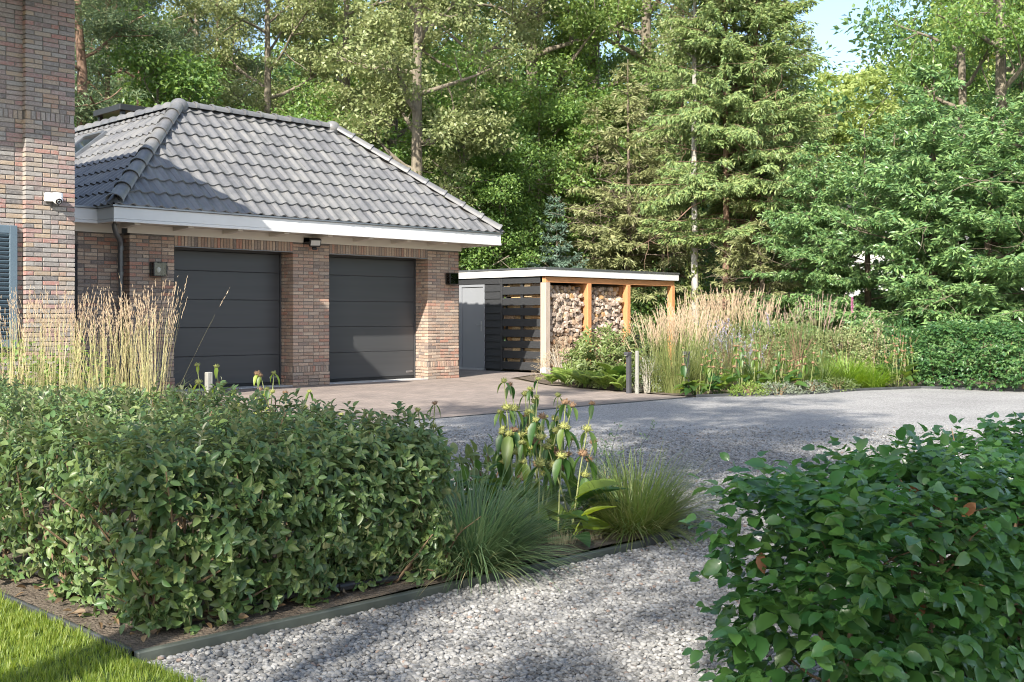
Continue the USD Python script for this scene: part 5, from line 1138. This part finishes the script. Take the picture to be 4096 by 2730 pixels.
# beech hedge in the right foreground
bh = thing('beech_hedge', 'green beech hedge with a few brown leaves in the right foreground', 'hedge')
n = 2800; ex = R.uniform(0, 1, n)
p = np.stack([2.68 + 3.4 * ex, 1.42 + 0.42 * R.uniform(0, 1, n), 0.02 + 0.72 * R.uniform(0, 1, n) ** .8], 1)
cen = np.stack([p[:, 0], np.full(n, 1.63), 0.55 * p[:, 2] + .2], 1)
nn = unit((p - cen) * [0.3, 1.6, 1.0] + [0, 0, 0.05]); end = p[:, 0] < 2.95; nn[end] = unit(nn[end] + [-0.9, 0, 0])
p += nn * (0.16 * (meshkit.fbm(p * 3.1, 3, 4) - .4))[:, None]
D = unit(nn + R.normal(size=p.shape) * 0.42 + [0, 0, 0.22])
q = shoots(p, D, 0.14, 6, 0.066, 0.043, 'b', flat=True)
leaf_parts(bh, q, 'b', 'beech_leaf_one', 'beech_leaf')
m = MB()
for i in range(26):
    x = 2.95 + 0.125 * i + R.normal() * .03; y = 1.63 + R.normal() * .06
    pts, rd = limb((x, y, -.03), (R.normal() * .12, R.normal() * .1, 1), 0.74, 7, 0.011, 0.005, wob=.12); m.tube(pts, rd, 6)
    for j in range(6):
        k = R.integers(1, 7); s, sr = limb(pts[k], unit([R.normal(), R.normal(), 0.35]), 0.26, 4, 0.005, 0.0015, wob=.2); m.tube(s, sr, 4)
obj('stems', m.get(), 'shrub_stem', bh)
k = R.choice(n, 60); k = k[(p[k] @ RT) / (p[k] @ FW) < .42]
for i in k: obj('brown_leaf', leaves(p[i:i + 1] - [0, 0, .03], rdir(1, -1.6), rdir(1, .2), np.array([0.06]), np.array([0.032]), 'b'), 'brown_leaf', bh, smooth=True)

# beech hedge at the back of the drive
def far_hedge(label, x0, x1, y0, y1, h, n, group=None):
    t = thing('beech_hedge', label, 'hedge', group=group)
    p = np.stack([R.uniform(x0, x1, n), R.uniform(y0, y1, n), 0.06 + (h - .06) * R.uniform(0, 1, n)], 1); f = R.uniform(size=n)
    sd = f < .62; p[sd, 0] = x0 + R.uniform(0, .18, sd.sum()) ** 1.2; tp = f > .84; p[tp, 2] = h - R.uniform(0, .1, tp.sum()); nn = np.where(tp[:, None], [[0, 0, 1.0]], [[-1.0, 0, 0]])
    p += nn * (0.22 * (meshkit.fbm(p * 2.2, 3, 8) - .45))[:, None]
    q = shoots(p, unit(nn + R.normal(size=p.shape) * .45 + [0, 0, .2]), 0.12, 4, 0.075, 0.052, 'l', flat=True); obj('foliage', leaves(*q[:3], q[3], q[4], 'l'), 'far_hedge_leaf', t)
    m = MB()
    for i in range(int((y1 - y0) * 4)):
        pts, rd = limb((x0 + .22, y0 + i * .25 + R.normal() * .04, 0), (0, 0, 1), h * .9, 4, 0.014, 0.006, wob=.06); m.tube(pts, rd, 5)
    obj('stems', m.get(), 'shrub_stem', t)
far_hedge('clipped beech hedge along the far side of the gravel', 19.5, 20.15, 3.0, 9.25, 1.08, 3600)
# ------------------------------------------------------------------ grasses, border and bed plants
def reed(label, loc, h=1.55, n=90, r=0.16, fan=0.16, stem='straw', leaf='straw', plume='plume', nl=70, ll=0.75, group=None, sw=0.006, pl=0.30, sp=13, pw=1.0):
    t = thing('reed_grass', label, 'grass', loc, 0.0, group)
    def base(k, q=1.0): a = R.uniform(0, 6.28, k); s = r * q * np.sqrt(R.uniform(0, 1, k)); return np.stack([s * np.cos(a), s * np.sin(a), 0 * a], 1), a
    b, a = base(n); L = h * R.uniform(.74, 1.04, n)
    v, f, tip, td = blades(b, a + R.normal(size=n) * .5, np.abs(R.normal(size=n)) * fan + 0.02, 0.10, L, sw, 4, True)
    obj('stalks', (v, f), stem, t)
    q = np.repeat(np.arange(n), sp); u = R.uniform(0, 1, len(q)); pos = tip[q] - td[q] * (u * pl * h)[:, None]
    ax = unit(td[q] + rdir(len(q)) * (0.07 + 0.06 * (u > .5))[:, None]); w = pw * 0.075 * h * (0.35 + u * (1 - u) * 2.2)
    obj('plumes', leaves(pos, ax, rdir(len(q)), w, 0.0075, 'd'), plume, t)
    b, a = base(nl); v, f, _, _ = blades(b, a, R.uniform(.05, .35, nl), R.uniform(.4, 1.7, nl), ll * R.uniform(.6, 1.1, nl), 0.009, 5)
    b, a = base(nl // 2); b[:, 2] = R.uniform(.2, .75, len(a)) * h * .6; v2, f2, _, _ = blades(b, a, R.uniform(.3, .8, len(a)), R.uniform(.6, 1.6, len(a)), 0.32, 0.007, 4)
    obj('blades', join((v, f), (v2, f2)), leaf, t)
    return t
def tuft(label, loc, n, L, r, leaf, lean=(0.05, 0.9), curve=(0.5, 1.5), w=0.008, bias=None, dry=0, group=None, name='ornamental_grass', dry_mat='straw', seg=5):
    t = thing(name, label, 'grass', loc, 0.0, group)
    a = R.uniform(0, 6.28, n); s = r * np.sqrt(R.uniform(0, 1, n)); b = np.stack([s * np.cos(a), s * np.sin(a), 0 * a], 1)
    az = a + R.normal(size=n) * .45
    if bias is not None: az = np.arctan2(np.sin(az) + bias[1], np.cos(az) + bias[0])
    v, f, _, _ = blades(b, az, R.uniform(lean[0], lean[1], n), R.uniform(curve[0], curve[1], n), L * R.uniform(.55, 1.1, n), w * R.uniform(.7, 1.2, n), seg)
    obj('blades', (v, f), leaf, t, smooth=True)
    if dry:
        a = R.uniform(0, 6.28, dry); s = r * np.sqrt(R.uniform(.3, 1, dry)); v, f, _, _ = blades(np.stack([s * np.cos(a), s * np.sin(a), 0 * a], 1), a, R.uniform(.7, 1.2, dry), R.uniform(.4, 1.0, dry), L * .8, w * .8, seg); obj('dry_blades', (v, f), dry_mat, t)
    return t
def big_leaves(t, n, L, W, r, h, lean=(0.35, 1.15), matn='big_leaf', kind='h', name='leaf', up0=0.0, smooth=True):
    for i in range(n):
        a = R.uniform(0, 6.28); th = R.uniform(*lean); hd = np.array([math.cos(a), math.sin(a), 0]); st = h * R.uniform(.5, 1.0)
        b = hd * r * .2; e = hd * (r * .35 + st * math.sin(th) * .8) + np.array([0, 0, up0 + st * math.cos(th) + .02])
        ax = unit(hd * math.sin(th + .45) + np.array([0, 0, math.cos(th + .45)])); s = R.uniform(.65, 1.1)
        v, f = leaves(e[None], ax[None], (np.array([0, 0, 1.0]) + hd * .3 + R.normal(size=3) * .2)[None], np.array([L * s]), np.array([W * s]), kind)
        m = MB().add(v, f); m.add(*tube(np.array([b, b * .4 + e * .6 + [0, 0, .02], e]), [.005, .004, .003], 4))
        obj(name, m.get(), matn, t, smooth=60)
def phlomis(label, loc, stems=6, h=0.85, r=0.2, base_leaves=12, L=0.2, W=0.11, heads='seed_head_yellow', group='phlomis plants with whorled seed heads', tiers=3, detail=True, leafm='big_leaf', lean=0.12, hs=1.0):
    """stalks carrying flattened bristly whorls with a pair of hanging leaves under each"""
    t = thing('phlomis_plant', label, 'plant', loc, 0.0, None)
    big_leaves(t, base_leaves, L, W, r, 0.28 * h / .85, matn=leafm)
    for s in range(stems):
        a = R.uniform(0, 6.28); q = r * math.sqrt(R.uniform(0, 1)); hh = h * R.uniform(.62, 1.02)
        pts, rd = limb((q * math.cos(a), q * math.sin(a), 0), (R.normal() * lean, R.normal() * lean, 1), hh, 6, 0.0055, 0.003, wob=.03)
        st = obj('stalk', tube(pts, rd, 5), 'plant_stem', t, smooth=True)
        lens = np.linspace(0, 1, 7)
        for k in range(tiers):
            u = 1.0 - k * (0.17 * .85 / h) * R.uniform(.9, 1.1)
            c = np.array([np.interp(u, lens, pts[:, i]) for i in range(3)]); rr = (0.019 + 0.005 * k) * R.uniform(.85, 1.2) * hs
            m = MB(); ic = trimesh.creation.icosphere(subdivisions=1, radius=rr * .8); ic.apply_scale((1, 1, .72)); m.add(ic.vertices + c, ic.faces)
            nb = 46 if detail else 16; d = rdir(nb, .25, .7); v, f = leaves(c + d * rr * [.55, .55, .4], d + [0, 0, .25], rdir(nb), rr * .75, rr * .26, 'n'); m.add(v, f)
            obj('seed_head', m.get(), heads if R.uniform() < .7 else 'seed_head_brown', st)
            aa = R.uniform(0, 6.28)
            for j in range(2):
                if R.uniform() < .12: continue
                hd = np.array([math.cos(aa + j * PI), math.sin(aa + j * PI), 0]); s2 = (0.075 + 0.045 * k) * R.uniform(.7, 1.25) * hs
                ax = unit(hd * .62 - np.array([0, 0, .8]) * R.uniform(.7, 1.2)); v, f = leaves((c + hd * rr * .3 - [0, 0, rr * .45])[None], ax[None], (hd + [0, 0, .5])[None], np.array([s2]), np.array([s2 * .36]), 'l')
                obj('hanging_leaf', (v, f), leafm, st, smooth=True)
    return t
def fern(label, loc, n=12, L=0.6, group=None):
    t = thing('fern', label, 'fern', loc, 0.0, group)
    for i in range(n):
        a = i * 2.4 + R.uniform(-.3, .3); hd = np.array([math.cos(a), math.sin(a), 0]); th = R.uniform(.25, .55); Lf = L * R.uniform(.7, 1.1); c = R.uniform(.9, 1.5)
        u = np.linspace(0, 1, 22); ang = th + c * u; p = np.cumsum(np.stack([np.sin(ang), np.cos(ang)], 1) * Lf / 22, 0); P = hd * p[:, :1] + np.array([0, 0, 1.0]) * p[:, 1:]
        d = unit(np.gradient(P, axis=0)); sd = np.array([-hd[1], hd[0], 0]); w = Lf * .24 * np.sin(PI * np.clip(u * .93 + .07, 0, 1)) ** .8 + .005
        k = slice(3, None); q = []
        for s in (1, -1): q.append(leaves(P[k], unit(sd * s + d[k] * .45 - np.array([0, 0, .18])), np.cross(sd, d[k]) * 1.0 + [0, 0, 1.0], w[k], w[k] * .34, 'd'))
        m = MB().add(*q[0]).add(*q[1]); m.add(*tube(P[::3], .003, 3)); obj('frond', m.get(), 'fern_leaf', t)
    return t

# tall reed grass in front of the house
for i, (xv, d, h, n, lab) in enumerate(((18, 13.0, 1.50, 80, 'straw coloured reed grass in front of the blue grey shutter, cut by the left edge'), (78, 13.4, 1.50, 85, 'straw coloured reed grass just right of the blue grey shutter'), (135, 13.0, 1.52, 90, 'straw coloured reed grass under the security camera'),
        (188, 13.5, 1.46, 90, 'straw coloured reed grass in front of the house corner'), (240, 13.1, 1.42, 90, 'straw coloured reed grass in front of the downpipe'), (295, 13.5, 1.50, 110, 'dense straw coloured reed grass left of the wall lantern'), (345, 13.2, 1.62, 120, 'tallest straw coloured reed grass beside the left garage door'))):
    reed(lab, spot(A(xv), d), h * 0.84, int(n * 0.56), 0.17, 0.12, leaf='reed_green', pl=0.24, sp=9, pw=0.7)
bush('garden_shrub', 'dark green shrub behind the reed grass at the left edge', 'shrub', 0.7, 0.6, 0.95, 900, 0.07, 0.05, 'd', 'green_leaf', spot(A(40), 14.2)); bush('garden_shrub', 'green shrub behind the reed grass below the house corner', 'shrub', 0.7, 0.5, 0.85, 800, 0.07, 0.05, 'd', 'green_leaf', spot(A(170), 14.4))

# centre bed
tuft('blue green sedge tuft beside the end of the leafy hedge', spot(A(1095), 5.62), 1500, 0.62, 0.12, 'sedge_blue', (0.05, 0.95), (0.5, 1.5), 0.0085, bias=(0.28, -0.35), dry=60)
tuft('rounded green and straw sedge tuft at the corner of the bed', spot(A(1455), 6.62), 1700, 0.58, 0.17, 'sedge_gold', (0.05, 1.05), (0.4, 1.5), 0.0085, dry=90)
for lab, xv, d in (('left stub of dry cut back grass between the two sedge tufts', 1290, 6.2), ('right stub of dry cut back grass between the two sedge tufts', 1352, 6.32)):
    tuft(lab, spot(A(xv), d), 260, 0.085, 0.07, 'dry_stalk', (0.0, 0.35), (0.0, 0.3), 0.006, name='grass_stub', seg=2)
phlomis('phlomis with brown and yellow whorls left of centre, behind the blue green sedge', spot(A(1195), 6.75), 12, 0.88, 0.19, 20, 0.25, 0.125, hs=1.12)
phlomis('phlomis with hanging pointed leaves between the two sedge tufts', spot(A(1272), 6.45), 10, 0.80, 0.17, 20, 0.27, 0.135, hs=1.12)
phlomis('phlomis at the back of the leafy hedge end', spot(A(985), 6.7), 3, 0.84, 0.08, 6, 0.17, 0.09)
phlomis('single tall phlomis lit yellow before the left garage door', spot(A(502), 8.3), 3, 0.98, 0.07, 5, 0.16, 0.08, leafm='lime_leaf'); phlomis('lit yellow phlomis before the brick pier between the doors', spot(A(600), 8.0), 5, 0.86, 0.10, 6, 0.16, 0.08, leafm='lime_leaf'); phlomis('lit phlomis right behind the hedge, under the brick pier base', spot(A(650), 7.8), 4, 0.90, 0.08, 5, 0.16, 0.08)
phlomis('short phlomis just above the hedge top before the paving', spot(A(735), 7.5), 2, 0.78, 0.07, 4, 0.15, 0.08); phlomis('phlomis at the hedge end before the shaded paving', spot(A(945), 7.0), 2, 0.78, 0.07, 5, 0.16, 0.08)
t = thing('broad_leaf_plant', 'yellowing broad heart shaped leaves at the front of the bed between the sedges', 'plant', spot(A(1305), 6.22)); big_leaves(t, 3, 0.22, 0.15, 0.05, 0.16, (0.4, 1.0), 'lime_leaf'); big_leaves(t, 3, 0.2, 0.13, 0.08, 0.15, (0.5, 1.1), 'big_leaf')
bush('leafy_herb', 'low green herb with flat pale flower heads behind the phlomis', 'plant', 0.34, 0.3, 0.42, 260, 0.09, 0.045, 'o', 'herb_green', spot(A(1120), 7.3), per=1); bush('leafy_herb', 'green herb under the phlomis beside the hedge end', 'plant', 0.3, 0.28, 0.36, 220, 0.10, 0.05, 'o', 'big_leaf_field', spot(A(1070), 6.5))
bush('leafy_herb', 'small leaved grey green herb left of the rounded sedge', 'plant', 0.24, 0.22, 0.34, 700, 0.028, 0.008, 'd', 'grey_herb', spot(A(1362), 7.0))
t = thing('dark_twig_plant', 'thin dark twigs with tiny leaves standing over the gravel behind the bed', 'plant', spot(A(1368), 7.1)); m = MB(); lp, la = [], []
for i in range(9):
    pts, rd = limb((R.normal() * .05, R.normal() * .05, 0), (R.normal() * .22, R.normal() * .22, 1), R.uniform(.45, .68), 7, .003, .0012, wob=.08); m.tube(pts, rd, 4); q = np.repeat(pts[2:], 7, 0) + R.normal(size=(42, 3)) * .012; lp.append(q)
obj('twigs', m.get(), 'shutter_dark', t); lp = np.concatenate(lp); obj('foliage', leaves(lp, rdir(len(lp), .7), rdir(len(lp)), 0.03, 0.007), 'dark_leaf', t)
fern('fern fronds poking over the hedge top before the paving', spot(A(775), 7.7), 7, 0.55)

# the flower border on the right
for lab, xv, d, n, L in (('small fern at the very left tip of the border', 1268, 21.4, 9, 0.34), ('bright fern left of the front in the border', 1305, 20.7, 12, 0.55), ('bright fern under the light green shrub', 1345, 20.1, 13, 0.62), ('bright fern at the paving edge of the border', 1390, 19.6, 13, 0.6), ('bright fern left of the dark bollard lamp', 1428, 19.2, 12, 0.55), ('fern behind the front ferns', 1330, 21.2, 12, 0.6)): fern(lab, spot(A(xv), d), n, L, 'ferns at the edge of the paving')
bush('garden_shrub', 'light green glossy shrub in front of the log store', 'shrub', 0.62, 0.55, 0.98, 260, 0.11, 0.036, 'o', 'light_shrub_leaf', spot(A(1395), 20.6), per=7, sl=.1); bush('garden_shrub', 'lower light green shrub left of the glossy one', 'shrub', 0.42, 0.4, 0.62, 140, 0.10, 0.034, 'o', 'light_shrub_leaf', spot(A(1340), 21.4), per=7, sl=.1)
bush('garden_shrub', 'grey green shrub behind the bollard lamp and wooden post', 'shrub', 0.55, 0.5, 1.12, 230, 0.09, 0.03, 'o', 'herb_green', spot(A(1462), 20.6), per=7, sl=.1); bush('dry_herb', 'dry beige filigree plant at the foot of the log store', 'plant', 0.5, 0.4, 0.72, 1500, 0.06, 0.008, 'd', 'dry_stalk', spot(A(1285), 22.2), stem_mat='dead_twig', stems=20)
t = thing('broad_leaf_plant', 'broad pale green leaves left of the dark bollard lamp', 'plant', spot(A(1420), 19.6)); big_leaves(t, 11, 0.36, 0.24, 0.2, 0.42, (0.3, 1.0), 'big_leaf')
bush('grey_herb', 'fine grey herb right of the wooden post', 'plant', 0.3, 0.28, 0.62, 900, 0.04, 0.012, 'd', 'grey_herb', spot(A(1487), 18.9), stems=16, stem_mat='dead_twig')
for lab, xv, d, h, n in (('tall green reed grass just right of the wooden post', 1512, 19.1, 1.08, 110), ('tall green reed grass left of the second bollard lamp', 1552, 18.9, 1.14, 120), ('green reed grass behind the second bollard lamp', 1598, 19.3, 1.16, 110)): reed(lab, spot(A(xv), d), h, n, 0.22, 0.17, 'reed_green', 'reed_green', 'plume', 190, 1.05, sw=.007)
for lab, xv, d, h, n, pm in (('tan plumed grass at the foot of the last shed post', 1575, 21.3, 1.45, 100, 'plume'), ('tan plumed grass under the birch trunk', 1605, 21.6, 1.66, 150, 'plume'), ('tan plumed grass between birch and twin pine stems', 1648, 21.8, 1.7, 150, 'plume'), ('tan plumed grass in front of the twin pine stems', 1693, 21.8, 1.72, 150, 'plume'), ('tan plumed grass right of the twin pine stems', 1735, 22.0, 1.66, 130, 'plume'),
        ('pinkish plumed grass left of the dark aster bush', 1795, 22.0, 1.48, 80, 'pink_plume'), ('darker pinkish plumed grass above the aster bush', 1875, 21.6, 1.58, 100, 'pink_plume')): reed(lab, spot(A(xv), d), h * 0.85, int(n * .6), 0.22, 0.17, 'reed_green', 'reed_green', pm, 110, .85, sw=.007, sp=11, pl=.26)
bush('grey_herb', 'blue grey herb with lilac flowers in front of the plumed grass', 'plant', 0.6, 0.5, 1.12, 2400, 0.05, 0.014, 'd', 'grey_herb', spot(A(1672), 20.6), flower=('lilac_flower', 60, 0.22), stems=24); bush('grey_herb', 'pale grey green herb left of the aster bush', 'plant', 0.5, 0.45, 1.08, 1900, 0.05, 0.016, 'd', 'pale_bush_leaf', spot(A(1752), 21.0), flower=('lilac_flower', 40, 0.2), stems=20)
bush('aster_bush', 'upright dark stemmed aster bush in the middle of the border', 'plant', 0.42, 0.4, 1.22, 2300, 0.055, 0.014, 'd', 'herb_green', spot(A(1835), 20.4), stems=26, stem_mat='shrub_stem', base=.2); bush('pale_bush', 'pale yellow green bush behind the lime grass mound', 'plant', 0.75, 0.6, 1.2, 2600, 0.055, 0.028, 'd', 'pale_bush_leaf', spot(A(1935), 21.9)); bush('pale_bush', 'pale bush with whitish flowers near the end of the border', 'plant', 0.65, 0.55, 1.15, 2200, 0.05, 0.026, 'd', 'pale_bush_leaf', spot(A(1998), 21.8), flower=('pink_plume', 60, 0.16))
bush('garden_shrub', 'green leafy shrub where the border meets the beech hedge', 'shrub', 0.75, 0.6, 1.22, 1500, 0.075, 0.05, 'd', 'far_hedge_leaf', spot(A(2070), 22.3)); bush('garden_shrub', 'pale green shrub behind the aster bush', 'shrub', 0.7, 0.6, 1.3, 1900, 0.06, 0.03, 'd', 'light_shrub_leaf', spot(A(1800), 21.4))
for lab, xv, d, n, L, mt_ in (('bright green grass mound behind the orange headed phlomis', 1742, 19.6, 620, 0.72, 'grass_green'), ('lime green grass mound right of the aster bush', 1950, 20.3, 760, 0.78, 'lime_grass'), ('green grass mound between aster bush and lime grass', 1895, 20.0, 520, 0.7, 'grass_green'), ('lime green grass mound at the right end of the border', 2005, 20.3, 520, 0.62, 'lime_grass'), ('green grass between the broad leaves and the grey herb', 1640, 20.0, 420, 0.8, 'reed_green')): tuft(lab, spot(A(xv), d), n, L, 0.2, mt_, (0.05, .9), (.5, 1.5), 0.014)
for lab, xv, d, st, bl, h in (('phlomis with broad leaves in front of the second bollard lamp', 1600, 18.35, 3, 22, 0.8), ('phlomis with large dark leaves right of the second bollard lamp', 1650, 18.5, 5, 20, 0.85), ('orange headed phlomis in front of the bright green grass mound', 1712, 19.0, 7, 14, 0.92), ('orange headed phlomis at the middle of the border front', 1790, 18.9, 7, 14, 0.86), ('phlomis below the dark stemmed aster bush', 1842, 19.1, 6, 16, 0.82), ('tall phlomis at the right end of the border', 2062, 20.5, 7, 16, 1.0), ('phlomis touching the beech hedge', 2095, 20.6, 5, 14, 0.9)):
    phlomis(lab, spot(A(xv), d), st, h, 0.26, bl, 0.27, 0.17, 'seed_head_brown', detail=False, hs=1.05)
for lab, xv, d, mt_ in (('low creeping green herb along the gravel, left', 1720, 18.3, 'fern_leaf'), ('low greyish herb along the gravel, middle', 1790, 18.4, 'grey_herb'), ('low grey herb along the gravel, right', 1860, 18.9, 'grey_herb'), ('low green herb under the lime grass', 1925, 19.5, 'herb_green')): bush('creeping_herb', lab, 'plant', 0.45, 0.3, 0.2, 700, 0.05, 0.022, 'd', mt_, spot(A(xv), d))
t = thing('flower_spike', 'thin purple pink flower spike rising before the dark yews', 'flower', spot(A(1956), 21.6)); pts, rd = limb((0, 0, 0), (0.02, 0, 1), 1.62, 6, .005, .002, wob=.02); obj('stalk', tube(pts, rd, 4), 'plant_stem', t); n = 150; pos = pts[-1] - np.array([0, 0, 1]) * R.uniform(0, .28, n)[:, None]; obj('blossom', leaves(pos, rdir(n, .2, .4), rdir(n, .5), .03, .02), 'pink_flower', t)

# ------------------------------------------------------------------ loose gravel, lawn blades
def in_view(P, m=0.47): u = (P @ RT) / (P @ FW); return (np.abs(u) < m) & (P @ FW > 3.0)
pts = []
for (x0, x1, y0, y1, dens) in ((1.5, 7.5, 0.8, 3.87, 5200), (5.37, 13.0, 3.87, 10.6, 4000), (7.5, 13.0, 0.8, 3.87, 4000)):
    k = int((x1 - x0) * (y1 - y0) * dens); q = np.stack([R.uniform(x0, x1, k), R.uniform(y0, y1, k), 0 * np.zeros(k)], 1); zz_ = q @ FW
    pts.append(q[in_view(q) & (R.uniform(0, 1, k) < np.clip((13.5 - zz_) / 7.0, 0, 1) ** 1.3)])
P = np.concatenate(pts)
P = P[~((P[:, 0] < 2.02 + .55 * (P[:, 1] - 3.0)) & (P[:, 1] > 2.2) & (P[:, 0] < 2.05))]
P = P[P[:, 0] > 1.98 - np.maximum(0, 3.0 - P[:, 1]) * 0.62]
k = len(P); s = R.uniform(.5, 1.3, k) ** 1.3 * 0.0088; P[:, 2] = -0.004 + s * R.uniform(.1, .75, k)
pb = []
for i in range(6):
    m = trimesh.creation.icosphere(subdivisions=1 if i > 2 else 2, radius=1.0); v = m.vertices * (1 + 0.55 * (meshkit.noise(m.vertices * 1.3 + i * 7) - .5))[:, None] * [1.15, .9, .62]; pb.append(('pebble', (v, m.faces), f'pebble_{i}'))
pinst('loose_gravel', pb, P, rquat(k, .35), s[:, None] * np.ones(3), R.choice(6, k, p=[.16, .22, .24, .21, .15, .02]), kind='stuff', smooth=True, label='pale grey pebbles of the drive', category='gravel')
tf = []
for i in range(4):
    n = 16; a = R.uniform(0, 6.28, n); b = np.stack([R.normal(size=n) * .012, R.normal(size=n) * .012, 0 * a], 1); v, f, _, _ = blades(b, a, R.uniform(0, .5, n), R.uniform(0, .8, n), R.uniform(.022, .045, n), 0.0032, 3); tf.append(('turf_tuft', (v, f), 'turf_blade'))
k = 26000; q = np.stack([R.uniform(-1.5, 2.02, k), R.uniform(2.2, 9.5, k), np.full(k, .01)], 1); q = q[in_view(q, .5)]; lim = np.minimum(1.97, 0.9 + 0.6 * (q[:, 1] - 1.2)) + 0.02 * R.normal(size=len(q)); q = q[q[:, 0] < lim]
pinst('lawn_blades', tf, q, rquat(len(q), .15), R.uniform(.8, 1.25, len(q))[:, None] * np.ones(3), R.integers(0, 4, len(q)), kind='stuff', label='short mown grass of the lawn', category='grass')
